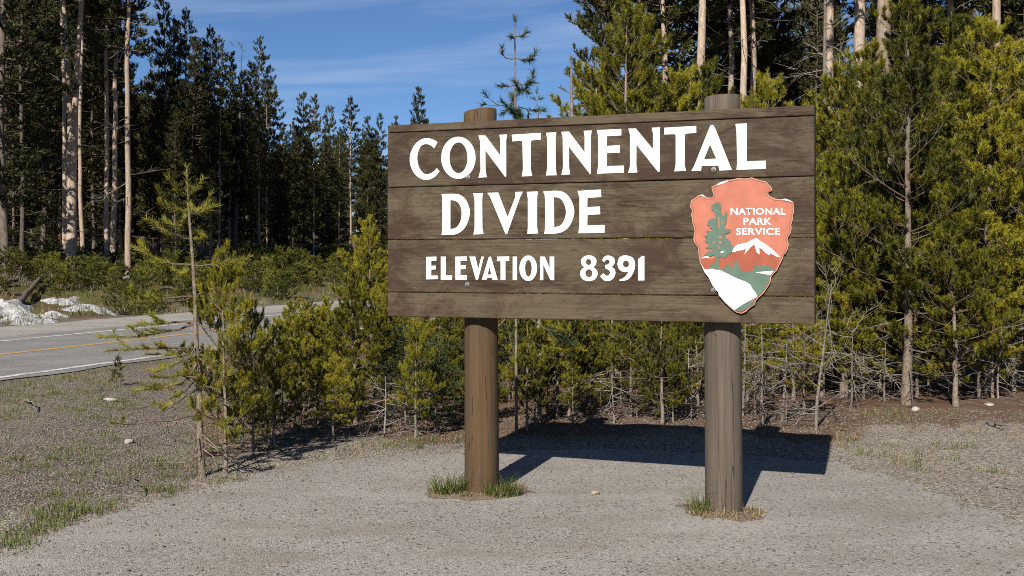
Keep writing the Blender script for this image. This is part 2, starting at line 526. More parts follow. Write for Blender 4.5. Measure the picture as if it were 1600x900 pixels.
def board_mesh(z0l, z0r, z1l, z1r, y0, y1, seed):
    """one plank; slightly wavy long edges, bevelled"""
    rg = np.random.default_rng(seed)
    n = 26
    xs = np.linspace(-SW / 2, SW / 2, n)
    w0 = np.cumsum(rg.normal(size=n)) * .0004; w1 = np.cumsum(rg.normal(size=n)) * .0004
    w0 -= np.linspace(w0[0], w0[-1], n); w1 -= np.linspace(w1[0], w1[-1], n)
    bm = bmesh.new()
    rings = []
    e = .004
    for i, x in enumerate(xs):
        u = i / (n - 1)
        za = z0l + (z0r - z0l) * u + w0[i] + .002; zb = z1l + (z1r - z1l) * u + w1[i] - .002
        prof = [(y0 + e, za), (y0, za + e), (y0, zb - e), (y0 + e, zb), (y1, zb), (y1, za)]
        rings.append([bm.verts.new((x, y, z)) for y, z in prof])
    for a, b in zip(rings[:-1], rings[1:]):
        for k in range(6):
            bm.faces.new((a[k], a[(k + 1) % 6], b[(k + 1) % 6], b[k]))
    bm.faces.new(rings[0]); bm.faces.new(rings[-1][::-1])
    bmesh.ops.recalc_face_normals(bm, faces=bm.faces[:])
    me = bpy.data.meshes.new('board'); bm.to_mesh(me); bm.free()
    return me
seamL = [195.2, 207.8, 293.2, 374.6, 456.4, 494.7]
seamR = [163.4, 180.6, 275.2, 371.5, 464.0, 507.6]
zl = [suv(606, y)[1] for y in seamL]; zr = [suv(1272.3, y)[1] for y in seamR]
boards = []
b_off = [.002, 0, -.002, .001, .003]
for i in range(5):
    o = mk('board', board_mesh(zl[i + 1], zr[i + 1], zl[i], zr[i], b_off[i], TH, 20 + i),
           mat_board('board_wood_%d' % i, [1.02, .95, 1.0, .98, 1.0][i], [.02, .085, .045, .035, -.01][i], i + 1, [.4, .4, 1, 1, .5][i]), sign)
    boards.append(o)
boards[0]['label'] = 'narrow capping board along the top edge'
boards[4]['label'] = 'narrow bare board along the bottom edge'

# lettering: outlines drawn on the board face
def za(p): return (620 + p[0] / 4.7367, 190 + p[1] / 4.7367)
def zb_(p): return (910 + p[0] / 5.1613, 170 + p[1] / 5.1613)
def zc(p): return (580 + p[0] / 2.2222, 140 + p[1] / 2.2222)
def zd(p): return (650 + p[0] / 4.2105, 380 + p[1] / 4.2105)
def ze(p): return (1060 + p[0] / 6.925, 270 + p[1] / 6.925)
def zf(p): return (1060 + p[0] / 6.925, 370 + p[1] / 6.925)

def ell(cx, cy, rx, ry, n=44):
    return [(cx + rx * math.cos(2 * math.pi * k / n), cy + ry * math.sin(2 * math.pi * k / n)) for k in range(n)]

def smooth_loop(pts, corner=48, sub=4):
    n = len(pts); P = [Vector(p) for p in pts]; out = []
    def is_corner(i):
        a = P[i] - P[i - 1]; b = P[(i + 1) % n] - P[i]
        return a.length < 1e-9 or b.length < 1e-9 or math.degrees(a.angle(b)) > corner
    C = [is_corner(i) for i in range(n)]
    for i in range(n):
        p1, p2 = P[i], P[(i + 1) % n]
        t1 = Vector((0, 0)) + (p2 - p1) if C[i] else (p2 - P[i - 1]) * .5
        t2 = (p2 - p1) if C[(i + 1) % n] else (P[(i + 2) % n] - p1) * .5
        if C[i] and C[(i + 1) % n]:
            out.append((p1.x, p1.y)); continue
        for k in range(sub):
            t = k / sub
            q = (2*t**3 - 3*t**2 + 1) * p1 + (t**3 - 2*t**2 + t) * t1 + (-2*t**3 + 3*t**2) * p2 + (t**3 - t**2) * t2
            out.append((q.x, q.y))
    return out

def area2(l): return sum(l[i - 1][0] * l[i][1] - l[i][0] * l[i - 1][1] for i in range(len(l)))

def flat_mesh(name, loops, y_front, y_back):
    """loops in sign x,z; first outer, rest holes -> thin solid between y_front and y_back"""
    loops = [l if area2(l) > 0 else l[::-1] for l in loops[:1]] + [l if area2(l) < 0 else l[::-1] for l in loops[1:]]
    tri = tessellate_polygon([[Vector((x, z, 0)) for x, z in l] for l in loops])
    flat = [p for l in loops for p in l]
    n = len(flat)
    verts = [(x, y_front, z) for x, z in flat] + [(x, y_back, z) for x, z in flat]
    faces = []
    for t in tri:
        a, b, c = (flat[i] for i in t)
        s = (b[0]-a[0])*(c[1]-a[1]) - (c[0]-a[0])*(b[1]-a[1])
        faces.append(tuple(t) if s > 0 else tuple(t)[::-1])
    o = 0
    for l in loops:
        m = len(l)
        for k in range(m):
            a, b = o + k, o + (k + 1) % m
            faces.append((b, a, a + n, b + n))
        o += m
    me = bpy.data.meshes.new(name)
    me.from_pydata(verts, [], faces); me.update()
    return me

def letter(loops, conv, board, sm=False):
    L2 = []
    for l in loops:
        l = [suv(*conv(p)) for p in l]
        L2.append(smooth_loop(l) if sm else l)
    y = b_off[board]
    o = mk('letter', flat_mesh('letter', L2, y - .003, y + .002), M['white'], boards[board])
    return o

GL1 = [
 ([[(303,152),(270,133),(225,123),(180,133),(140,165),(110,215),(97,270),(103,325),(125,375),(160,412),(210,432),(255,424),(290,403),(318,368),
    (297,345),(270,372),(235,388),(205,386),(178,360),(160,320),(153,270),(160,225),(175,190),(200,170),(230,168),(255,178),(278,198)]], za, True),
 ([ell(457,268,127,156), ell(458,268,67,114)], za, False),
 ([[(605,103),(657,103),(768,253),(768,140),(760,98),(817,95),(811,140),(811,407),(803,410),(657,213),(658,360),(667,412),(605,415),(621,360),(619,150)]], za, False),
 ([[(852,97),(1068,84),(1066,133),(1003,139),(993,148),(993,350),(1003,403),(926,406),(935,350),(931,150),(922,142),(857,147)]], za, False),
 ([[(1106,83),(1182,79),(1176,130),(1177,340),(1184,397),(1105,399),(1115,340),(1115,130)]], za, False),
 ([[(1219,76),(1275,74),(1391,228),(1391,110),(1384,68),(1444,66),(1437,115),(1437,386),(1431,389),(1275,185),(1276,340),(1284,391),(1219,394),(1231,340),(1229,120)]], za, False),
 ([[(118,172),(315,163),(315,215),(200,222),(197,300),(303,293),(304,353),(200,358),(198,462),(337,458),(336,515),(118,524),(128,460),(128,220)]], zb_, False),
 ([[(372,160),(432,159),(570,325),(570,200),(560,153),(628,150),(624,200),(624,505),(612,510),(437,290),(436,460),(445,513),(370,517),(385,460),(385,210)]], zb_, False),
 ([[(661,153),(919,138),(919,195),(838,200),(826,211),(825,450),(836,500),(742,505),(753,450),(753,215),(742,205),(662,208)]], zb_, False),
 ([[(1035,132),(1055,130),(1075,165),(1190,455),(1207,494),(1105,498),(1098,458),(963,462),(957,500),(878,502),(900,465),(1022,160)], [(1030,290),(1080,402),(982,406)]], zb_, False),
 ([[(1235,122),(1328,118),(1326,180),(1327,423),(1478,418),(1480,485),(1243,492),(1249,440),(1243,180)]], zb_, False)]
GL2 = [
 ([[(333,536),(430,535),(480,548),(520,590),(543,660),(535,720),(510,780),(470,820),(420,837),(333,838),(338,790),(338,580)],
   [(399,582),(430,585),(460,605),(480,650),(480,710),(465,755),(440,785),(399,797)]], za, True),
 ([[(568,530),(639,528),(634,580),(636,790),(644,832),(569,836),(578,790),(578,580)]], za, False),
 ([[(672,527),(752,525),(822,706),(877,565),(880,521),(935,519),(915,560),(818,833),(806,830),(694,560)]], za, False),
 ([[(963,520),(1046,517),(1040,570),(1040,780),(1048,828),(968,831),(972,780),(972,570)]], za, False),
 ([[(1085,518),(1180,512),(1240,525),(1285,570),(1315,650),(1305,720),(1275,780),(1230,815),(1180,828),(1091,832),(1099,780),(1099,570)],
   [(1164,558),(1200,565),(1230,590),(1250,640),(1252,690),(1235,740),(1210,770),(1167,782)]], za, True),
 ([[(717,352),(798,347),(800,373),(752,376),(751,408),(795,406),(796,433),(752,435),(751,472),(811,470),(811,497),(720,499),(724,470),(724,375)]], zc, False)]
GL3 = [
 ([[(67,90),(135,88),(135,115),(101,118),(101,148),(131,147),(131,172),(101,174),(101,213),(143,213),(143,236),(67,238)]], zd, False),
 ([[(164,88),(197,88),(197,211),(238,211),(238,240),(164,240)]], zd, False),
 ([[(260,88),(334,87),(334,115),(293,116),(293,145),(327,144),(327,170),(293,171),(293,211),(336,211),(336,240),(260,240)]], zd, False),
 ([[(352,88),(391,88),(410,170),(431,88),(448,88),(408,242),(395,242)]], zd, False),
 ([[(480,90),(493,88),(538,240),(505,242),(500,228),(470,228),(465,240),(434,240)], [(485,155),(496,205),(472,207)]], zd, False),
 ([[(534,88),(614,87),(614,117),(589,118),(589,242),(557,242),(557,118),(534,118)]], zd, False),
 ([[(637,88),(665,88),(665,242),(637,242)]], zd, False),
 ([ell(739,165,58,84), ell(740,165,22,55)], zd, False),
 ([[(817,88),(848,88),(880,165),(880,88),(910,88),(910,243),(885,243),(838,140),(838,243),(817,243)]], zd, False),
 ([[(1137,80),(1165,86),(1185,105),(1187,130),(1178,148),(1166,158),(1185,172),(1196,195),(1188,225),(1168,243),(1138,250),(1108,243),(1088,225),(1080,195),(1090,172),(1109,158),(1096,148),(1087,130),(1089,105),(1109,86)],
   ell(1136,124,18,20,20), ell(1138,198,23,26,20)], zd, True),
 ([[(1225,112),(1240,88),(1270,81),(1300,95),(1309,120),(1302,142),(1288,155),(1305,170),(1313,195),(1302,228),(1275,247),(1240,246),(1212,218),(1232,197),(1250,213),(1268,212),(1278,195),(1270,177),(1245,165),(1245,143),(1265,138),(1276,122),(1265,107),(1250,110),(1240,125)]], zd, True),
 ([[(1383,80),(1425,95),(1441,130),(1437,175),(1415,220),(1385,243),(1340,248),(1338,240),(1370,225),(1395,195),(1398,185),(1370,190),(1340,175),(1326,140),(1335,100),(1355,84)], ell(1382,137,20,22,20)], zd, True),
 ([[(1462,105),(1488,84),(1503,84),(1503,245),(1462,245)]], zd, False)]
for gl, bi in ((GL1, 1), (GL2, 2), (GL3, 3)):
    for loops, conv, sm in gl: letter(loops, conv, bi, sm)

# arrowhead emblem
def F2E(l): return [(x, y + 692.5) for x, y in l]
OUT = [(365,150),(410,132),(460,105),(530,85),(600,72),(650,60),(720,65),(770,62),(797,50),(840,68),(900,85),(950,95),(975,125),(995,140),(1020,180),(1015,195),(975,215),
 (980,245),(1010,265),(1060,285),(1130,290),(1200,300),(1248,320),(1250,370),(1253,435),(1240,465),(1240,510),(1225,560),(1228,610),(1215,660),(1185,705),(1185,740),(1197,775),
 (1190,820),(1165,870),(1140,890),(1135,922),(1105,982),(1070,1057),(1035,1092),(1010,1122),(1000,1182),(985,1212),(945,1272),(935,1292),(875,1347),(845,1382),(830,1427),
 (780,1457),(735,1502),(690,1522),(640,1512),(600,1487),(560,1452),(500,1397),(490,1372),(445,1332),(435,1292),(405,1262),(375,1222),(350,1172),(330,1132),(290,1082),(240,972),
 (228,902),(218,812),(178,752),(170,700),(182,640),(178,600),(160,545),(155,500),(145,450),(155,410),(132,370),(145,300),(175,280),(230,242),(270,245),(320,270),(375,270),(385,245),(370,190)]
def inset(l, d):
    n = len(l); out = []
    s = 1 if area2(l) > 0 else -1
    for i in range(n):
        a = Vector(l[i - 2]); b = Vector(l[(i + 2) % n]); t = (b - a).normalized()
        nrm = Vector((-t.y, t.x)) * s
        p = Vector(l[i]) + nrm * d
        out.append((p.x, p.y))
    return out
emb_y = b_off[2] - .002
EM = {k: mat_plain('emblem_' + k, c, .42, .13, 16) for k, c in
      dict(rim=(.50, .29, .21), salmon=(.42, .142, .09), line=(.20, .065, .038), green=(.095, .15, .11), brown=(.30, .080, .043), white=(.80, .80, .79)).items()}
emblem = mk('arrowhead_emblem', flat_mesh('emblem_plate', [[suv(*ze(p)) for p in OUT]], emb_y - .012, emb_y), EM['rim'], sign)
emblem['label'] = 'salmon arrowhead plaque with tree and mountain'
_ly = [0]
def emb(name, loops, mat, lev):
    y = emb_y - .012 - .0011 * lev
    return mk(name, flat_mesh(name, [[suv(*ze(p)) for p in l] for l in loops], y, y + .001), EM[mat], emblem)
I1 = inset(OUT, 7); I2 = inset(OUT, 13); I3 = inset(OUT, 18)
emb('face_panel', [I1], 'salmon', 1)
emb('border_line', [I2, I3], 'line', 2)
emb('mountain', [F2E([(248,238),(420,236),(560,185),(592,168),(660,110),(760,70),(845,22),(915,75),(1010,150),(1100,222),(1095,255),(1050,345),(1020,375),(800,385),(600,385),(420,380),(300,365),(262,300)])], 'brown', 3)
emb('snow_cap', [F2E([(590,165),(600,120),(650,85),(740,65),(820,25),(850,15),(900,50),(970,95),(1040,150),(1105,222),(1060,210),(1000,175),(995,200),(950,175),(910,130),(880,120),(885,190),(850,165),(835,95),(820,85),(780,120),(720,190),(740,130),(690,145),(640,150),(620,165)])], 'white', 4)
emb('snow_field', [F2E([(250,235),(320,200),(348,224)])], 'white', 4)
emb('forest', [F2E([(300,352),(345,345),(370,270),(395,340),(480,350),(545,285),(580,350),(630,240),(680,360),(720,377),(800,380),(845,290),(880,320),(985,310),(1010,335),(1055,360),(1000,425),(985,490),(930,580),(868,645),(855,640),(800,540),(740,490),(640,450),(520,390),(420,352)])], 'green', 4)
emb('lake', [F2E([(835,383),(1040,367),(998,413)])], 'white', 5)
emb('meadow', [F2E([(250,290),(292,352),(370,345),(440,352),(520,390),(640,450),(740,488),(790,520),(800,550),(840,600),(862,645),(760,700),(680,745),(615,790),(560,750),(498,690),(452,637),(440,600),(412,570),(382,530),(357,480),(337,440),(297,390)])], 'white', 5)
emb('foreground_green', [F2E([(622,788),(680,747),(760,707),(830,682),(848,668),(815,730),(765,757),(715,795),(690,808),(645,800)])], 'green', 4)
def ragged(l, amp, seed):
    rg = random.Random(seed); out = []
    for i, p in enumerate(l):
        q = l[(i + 1) % len(l)]
        out.append(p)
        n = int(math.hypot(q[0] - p[0], q[1] - p[1]) / 14)
        for k in range(1, n):
            t = k / n; d = amp * rg.uniform(-1, 1)
            nx, ny = -(q[1] - p[1]), q[0] - p[0]; m = math.hypot(nx, ny)
            out.append((p[0] + (q[0] - p[0]) * t + nx / m * d, p[1] + (q[1] - p[1]) * t + ny / m * d))
    return out
emb('tree_silhouette', [ragged([(430,322),(455,335),(470,370),(455,410),(480,445),(500,470),(515,425),(535,430),(535,480),(530,520),(505,570),(510,600),(575,612),(570,640),(520,660),(505,675),
  (545,720),(570,740),(570,780),(610,795),(590,850),(560,880),(530,905),(500,925),(470,905),(445,915),(447,1045),(395,1045),(405,930),(390,885),(340,905),(290,890),(330,850),(380,850),
  (370,825),(300,810),(340,775),(330,760),(290,740),(320,700),(275,685),(330,660),(305,635),(370,625),(375,605),(320,570),(320,530),(345,505),(400,495),(415,480),(400,430),(365,400),(370,355),(400,335)], 6, 4)], 'green', 6)
for l in ([(440,480),(452,485),(455,600),(440,608)], [(445,685),(488,690),(480,715),(450,710)], [(448,735),(478,745),(466,770),(446,760)], [(385,750),(405,748),(402,765),(387,765)],
          [(350,590),(372,583),(380,597),(356,600)], [(404,405),(416,402),(414,420),(404,418)], [(472,535),(486,520),(490,545),(476,552)], [(440,800),(455,790),(452,820),(442,824)]):
    emb('branch_gap', [l], 'salmon', 7)
emb('snow_spot', [F2E([(462,168),(478,155),(508,152),(500,166),(478,175)])], 'white', 7)
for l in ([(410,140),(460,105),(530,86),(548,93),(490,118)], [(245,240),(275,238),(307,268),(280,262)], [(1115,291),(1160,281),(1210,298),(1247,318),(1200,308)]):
    emb('edge_highlight', [l], 'white', 3)  # highlights along the plaque's upper edges, painted as white slivers

# small print on the emblem
def text_mesh(word, x0, x1, ytop, ybot, lev):
    cu = bpy.data.curves.new('word', 'FONT')
    cu.body = word; cu.size = 1; cu.offset = .022; cu.resolution_u = 3; cu.space_character = 1.06
    ob = bpy.data.objects.new('word', cu); COL.objects.link(ob)
    dg = bpy.context.evaluated_depsgraph_get()
    me = bpy.data.meshes.new_from_object(ob.evaluated_get(dg))
    bpy.data.objects.remove(ob)
    co = np.array([v.co[:] for v in me.vertices])
    lo, hi = co.min(0), co.max(0)
    y = emb_y - .012 - .0011 * lev
    for i, v in enumerate(me.vertices):
        ux = (co[i, 0] - lo[0]) / (hi[0] - lo[0]); uy = (co[i, 1] - lo[1]) / (hi[1] - lo[1])
        X, Z = suv(*ze((x0 + ux * (x1 - x0), ybot + uy * (ytop - ybot))))
        v.co = (X, y, Z)
    me.update(); me.materials.clear()
    return mk('lettering', me, EM['white'], emblem)
text_mesh('NATIONAL', 572, 1165, 381, 456, 3)
text_mesh('PARK', 712, 1015, 489, 563, 3)
text_mesh('SERVICE', 630, 1105, 598, 673, 3)

# bolts
def bolt_mesh():
    bm = bmesh.new()
    def lathe(prof, n, hexa=False):
        rings = []
        for r, y in prof:
            rings.append([bm.verts.new((r * math.cos(2 * math.pi * k / n), y, r * math.sin(2 * math.pi * k / n))) for k in range(n)])
        for a, b in zip(rings[:-1], rings[1:]):
            for k in range(n): bm.faces.new((a[k], a[(k + 1) % n], b[(k + 1) % n], b[k]))
        bm.faces.new(rings[-1])
    lathe([(.0175, .001), (.0175, -.003), (.016, -.004), (.010, -.004)], 16)
    lathe([(.0105, -.004), (.0105, -.009), (.0095, -.0105)], 6)
    lathe([(.006, -.010), (.006, -.017), (.005, -.018)], 10)
    bmesh.ops.recalc_face_normals(bm, faces=bm.faces[:])
    me = bpy.data.meshes.new('bolt'); bm.to_mesh(me); bm.free(); return me
mb, N_, L_, B_ = new_mat('galvanised_bolt')
L_.new(n_mix(N_, L_, n_noise(N_, L_, n_coord(N_, L_), 120), (.16, .15, .14), (.45, .45, .46)), B_.inputs['Base Color'])
B_.inputs['Metallic'].default_value = .8; B_.inputs['Roughness'].default_value = .45
bm_ = bolt_mesh()
for px, py in ((731.6, 277.3), (1115.5, 264.6), (730.2, 444.6), (1115.2, 453.2)):
    x, z = suv(px, py)
    mk('bolt', bm_, mb, sign, (x, -.002, z)).scale = (.85, .85, .85)

# posts
def mat_post(name, c1, c2, c3, seed):
    m, N, L, b = new_mat(name)
    tc = N.new('ShaderNodeTexCoord')
    def sc(s):
        q = N.new('ShaderNodeMapping'); q.inputs['Scale'].default_value = s; q.inputs['Location'].default_value = (seed * 3.7, seed, seed * 1.3)
        L.new(tc.outputs['Object'], q.inputs[0]); return q.outputs[0]
    g = n_noise(N, L, sc((38, 38, 1.1)), 1.6, 7, .65, .2)
    bl = n_noise(N, L, sc((9, 9, 1.3)), 1.4, 5, .6)
    spk = n_noise(N, L, sc((60, 60, 24)), 1.2, 4)
    col = n_mix(N, L, n_map(N, L, g, .3, .7), c1, c2)
    col = n_mix(N, L, n_map(N, L, bl, .42, .66, 0, .9), col, c3)
    ck = n_math(N, L, 'ABSOLUTE', n_math(N, L, 'SUBTRACT', n_noise(N, L, sc((13, 13, .35)), 1.2, 3, .5, .3), .5))
    cm = n_map(N, L, ck, 0, .006, 1, 0)
    col = n_mix(N, L, cm, col, (.03, .022, .016))
    col = n_mix(N, L, n_map(N, L, spk, .62, .7, 0, .4), col, tuple(x * .5 for x in c1))
    L.new(col, b.inputs['Base Color']); b.inputs['Roughness'].default_value = .8
    b.inputs['Specular IOR Level'].default_value = .2
    n_bump(N, L, b, n_math(N, L, 'SUBTRACT', g, n_math(N, L, 'MULTIPLY', cm, 2)), .5, .006)
    return m
def post_mesh(r0, r1, h, slant, seed, crack_az):
    rg = np.random.default_rng(seed)
    n = 48
    hs = np.concatenate([[-.25], np.linspace(0, h, 22)])
    ph = rg.uniform(0, 6.28, 4)
    bm = bmesh.new(); rings = []
    for z in hs:
        ring = []
        for k in range(n):
            a = 2 * math.pi * k / n
            r = r0 + (r1 - r0) * max(0, z) / h
            r *= 1 + .010 * math.sin(2 * a + ph[0]) + .006 * math.sin(3 * a + ph[1] + z * .8) + .004 * math.sin(5 * a + ph[2] + z * 2)
            da = (a - crack_az - .05 * math.sin(z * 2.3) + math.pi) % (2 * math.pi) - math.pi
            r -= .007 * math.exp(-(da / .07) ** 2)
            x, y = r * math.cos(a), r * math.sin(a)
            zz = z + (slant * x / r0 if z >= h - 1e-6 else 0)
            ring.append(bm.verts.new((x + .006 * math.sin(z * 1.1 + ph[3]), y, zz)))
        rings.append(ring)
    top = [bm.verts.new((v.co.x * .93, v.co.y * .93, v.co.z + .006)) for v in rings[-1]]
    rings.append(top)
    for a, b in zip(rings[:-1], rings[1:]):
        for k in range(n):
            f = bm.faces.new((a[k], a[(k + 1) % n], b[(k + 1) % n], b[k])); f.smooth = b is not top
    bm.faces.new(top)
    me = bpy.data.meshes.new('post'); bm.to_mesh(me); bm.free(); return me
PR_ = .105
post_xy = []
for i, (px, htop, mt, cz, sl) in enumerate(((751.5, 2.352, mat_post('post_wood_brown', (.070, .039, .017), (.118, .070, .031), (.074, .052, .032), 1), -1.1, .014),
                                        (1130, 2.365, mat_post('post_wood_grey', (.072, .056, .042), (.128, .104, .080), (.088, .070, .053), 2), -1.95, .005))):
    D0 = 7.1 if i == 0 else 6.55
    # post axis lies behind the boards
    x = suv(px, 400)[0]
    for _ in range(4):
        P = S_ORG + SD * x - SN * (TH + PR_ - .004)
        x += ((px - 800) / F * P[1] - P[0]) / SD[0]
    o = mk('post', post_mesh(PR_ * 1.02, PR_ * .97, htop, sl, 5 + i, cz), mt, sign, (x, TH + PR_ - .004, 0))
    o['label'] = ('warm brown weathered post with a long crack', 'grey weathered post')[i]
    post_xy.append((S_ORG + SD * x - SN * (TH + PR_ - .004)))
# ------------------------------------------------------------------ trees
UP = np.array([0, 0, 1.0])
def unit(v): return v / (np.linalg.norm(v) + 1e-12)

class Wood:
    def __init__(s): s.v = []; s.f = []; s.n = 0
    def tube(s, P, R0, R1=None, k=4, radii=None):
        P = np.asarray(P, float); n = len(P)
        r = np.asarray(radii) if radii is not None else np.linspace(R0, R1, n)
        T = np.gradient(P, axis=0); T /= (np.linalg.norm(T, axis=1, keepdims=True) + 1e-12)
        ref = np.array([1., 0, 0]) if abs(T[0, 2]) > .8 else UP
        A = np.cross(T, ref); A /= (np.linalg.norm(A, axis=1, keepdims=True) + 1e-12)
        B = np.cross(T, A)
        a = np.arange(k) * 2 * math.pi / k
        ring = P[:, None, :] + r[:, None, None] * (np.cos(a)[None, :, None] * A[:, None, :] + np.sin(a)[None, :, None] * B[:, None, :])
        i = np.arange(n - 1)[:, None] * k + np.arange(k)[None, :]
        j = np.arange(n - 1)[:, None] * k + (np.arange(k)[None, :] + 1) % k
        f = np.stack([i, j, j + k, i + k], -1).reshape(-1, 4) + s.n
        s.v.append(ring.reshape(-1, 3)); s.f.append(f); s.n += n * k
    def mesh(s, name):
        if not s.v: return None
        return np_mesh(name, np.vstack(s.v), np.vstack(s.f), True)

class Brush:
    def __init__(s): s.rows = []
    def add(s, P, per_m, ln):
        P = np.asarray(P, float)
        for a, b in zip(P[:-1], P[1:]):
            L = np.linalg.norm(b - a)
            s.rows.append((*a, *b, L * per_m, ln))
    def mesh(s, name, rg, width, ang=(18, 62)):
        if not s.rows: return None
        A = np.array(s.rows)
        cnt = np.floor(A[:, 6] + rg.random(len(A))).astype(int)
        A = np.repeat(A, cnt, axis=0); n = len(A)
        t = rg.random((n, 1))
        p = A[:, :3] * (1 - t) + A[:, 3:6] * t
        d = A[:, 3:6] - A[:, :3]; d /= np.linalg.norm(d, axis=1, keepdims=True) + 1e-9
        u = rg.normal(size=(n, 3)); u -= d * (u * d).sum(1, keepdims=True); u /= np.linalg.norm(u, axis=1, keepdims=True) + 1e-9
        an = np.radians(rg.uniform(ang[0], ang[1], (n, 1)))
        q = d * np.cos(an) + u * np.sin(an); q[:, 2] += .12
        q /= np.linalg.norm(q, axis=1, keepdims=True)
        ln = A[:, 7:8] * rg.uniform(.7, 1.2, (n, 1))
        s2 = np.cross(q, rg.normal(size=(n, 3))); s2 /= np.linalg.norm(s2, axis=1, keepdims=True) + 1e-9
        w = width * rg.uniform(.75, 1.25, (n, 1))
        v = np.stack([p - s2 * w * .5, p + s2 * w * .5, p + q * ln], 1).reshape(-1, 3)
        return np_mesh(name, v, np.arange(n * 3).reshape(n, 3))

def curve(p0, d, L, n, bend, rg, wob=.0):
    """grow a polyline from p0 along d, bending towards vector bend"""
    pts = [np.array(p0, float)]; d = unit(np.array(d, float))
    st = L / (n - 1)
    for i in range(n - 1):
        d = unit(d + np.asarray(bend) * st / max(L, 1e-6) + rg.normal(size=3) * wob)
        pts.append(pts[-1] + d * st)
    return np.array(pts)
def rotz(v, a):
    c, s = math.cos(a), math.sin(a); return np.array([v[0] * c - v[1] * s, v[0] * s + v[1] * c, v[2]])
def along(P, t):
    x = t * (len(P) - 1); i = min(int(x), len(P) - 2); f = x - i
    return P[i] * (1 - f) + P[i + 1] * f, unit(P[i + 1] - P[i])

def dead_branch(W, p0, d, L, rg, r=.005, sub=True):
    P = curve(p0, d, L, 7, (0, 0, rg.uniform(-.6, .5)), rg, .16)
    W.tube(P, r, .0012, 3)
    if sub:
        for _ in range(int(2 + L * 9)):
            q, t = along(P, rg.uniform(.25, .98))
            dd = rotz(t, rg.choice([-1, 1]) * rg.uniform(.4, 1.1)); dd[2] += rg.uniform(-.4, .3)
            S = curve(q, dd, L * rg.uniform(.15, .45), 4, (0, 0, rg.uniform(-.3, .5)), rg, .18)
            W.tube(S, r * .5, .0008, 3)

def gen_young(seed, H, spread=.21, live=.16, dens=1.15, per_m=460, nl=.054, nw=.0052, whorl=.205, deadness=1.6, up=.5, irregular=.42):
    rg = np.random.default_rng(seed)
    T, BR, DE, NB = Wood(), Wood(), Wood(), Brush()
    n = 16
    zs = np.linspace(-.05, H, n)
    wx = np.cumsum(rg.normal(size=n)) * .010 * H / 3; wy = np.cumsum(rg.normal(size=n)) * .010 * H / 3
    wx -= wx[0]; wy -= wy[0]
    TP = np.stack([wx, wy, zs], -1)
    r0 = .0095 * H + .008
    rad = r0 * (1 - .88 * (np.clip(zs, 0, H) / H) ** .9); rad[0] *= 1.25; rad[1] *= 1.08
    T.tube(TP, 0, 0, 8, rad)
    def tp(z): return np.array([np.interp(z, zs, wx), np.interp(z, zs, wy), z])
    lead = .12 + .05 * H
    NB.add(np.array([tp(H - lead), tp(H - lead * .5), tp(H + .02)]), per_m * 1.1, nl)
    NB.add(np.array([tp(max(H * .45, H - lead * 3)), tp(H - lead)]), per_m * .35, nl)
    z = H - lead * rg.uniform(.8, 1.0); az0 = rg.uniform(0, 6.28)
    while z > .06 * H:
        u = (H - z) / H
        nb = rg.integers(4, 7); az0 += rg.uniform(.3, 1.2)
        for b in range(nb):
            az = az0 + b * 2 * math.pi / nb + rg.normal() * .25
            zz = z + rg.normal() * whorl * .18
            L = spread * H * min(1.0, (u / .62) ** .8 + .12) * rg.uniform(1 - irregular, 1 + irregular)
            if u > .8: L *= .85
            alive = zz > live * H + rg.normal() * .06 * H
            el = np.interp(u, [0, .3, .7, 1], [.9, .55, .15, -.1]) * up * 2 + rg.normal() * .12
            d = np.array([math.cos(az), math.sin(az), el])
            p0 = tp(zz)
            if alive and rg.random() < .93 * dens + .05:
                P = curve(p0, d, L, 7, (0, 0, rg.uniform(.35, 1.0) * up * 2), rg, .06)
                BR.tube(P, .003 + L * .006, .002, 4)
                bare = np.interp(u, [0, .25, .6, 1], [.0, .10, .30, .42])
                q = [along(P, t)[0] for t in np.linspace(bare, 1, 6)]
                NB.add(np.array(q), per_m * .22, nl)
                NB.add(np.array([along(P, max(bare, 1 - .11 / L))[0], P[-1]]), per_m * 2.8, nl)
                nt = int(L / .10 * rg.uniform(.75, 1.25) * dens) + 1
                for k in range(nt):
                    t = bare * .8 + (1 - bare * .8) * (k + rg.uniform(.1, .9)) / nt
                    q0, tg = along(P, min(.97, t))
                    sgn = 1 if (k + b) % 2 else -1
                    dd = rotz(tg, sgn * rg.uniform(.5, 1.1)); dd[2] += rg.uniform(.0, .5)
                    Lt = (.42 * L * (1.1 - t) + .055) * rg.uniform(.6, 1.25)
                    Q = curve(q0, dd, Lt, 4, (0, 0, .7 * up * 2), rg, .1)
                    BR.tube(Q, .0032, .0016, 3)
                    NB.add(Q[1:], per_m * .15, nl)
                    NB.add(np.array([along(Q, max(.2, 1 - .085 / Lt))[0], Q[-1]]), per_m * 3.1, nl * 1.05)
                    if Lt > .16:
                        for _ in range(2):
                            q1, t1 = along(Q, rg.uniform(.3, .85))
                            d1 = rotz(t1, rg.choice([-1, 1]) * rg.uniform(.5, 1.)); d1[2] += .3
                            NB.add(curve(q1, d1, Lt * rg.uniform(.35, .6), 3, (0, 0, .6), rg, .1)[1:], per_m * 2.4, nl)
                if rg.random() < .30 * deadness:
                    q0, tg = along(P, rg.uniform(.15, .5))
                    dead_branch(DE, q0, rotz(tg, rg.uniform(-1, 1)), L * .5, rg, .0035)
            elif not alive and rg.random() < .75 * deadness:
                d[2] -= rg.uniform(.1, .5)
                dead_branch(DE, p0, d, L * rg.uniform(.55, 1.1), rg, .004 + .0012 * H)
        z -= whorl * rg.uniform(.6, 1.25) * (.72 + .5 * (u))
        if z < live * H: z -= 0
    return T.mesh('trunk'), BR.mesh('branches'), DE.mesh('dead_branches'), NB.mesh('needles', rg, nw)

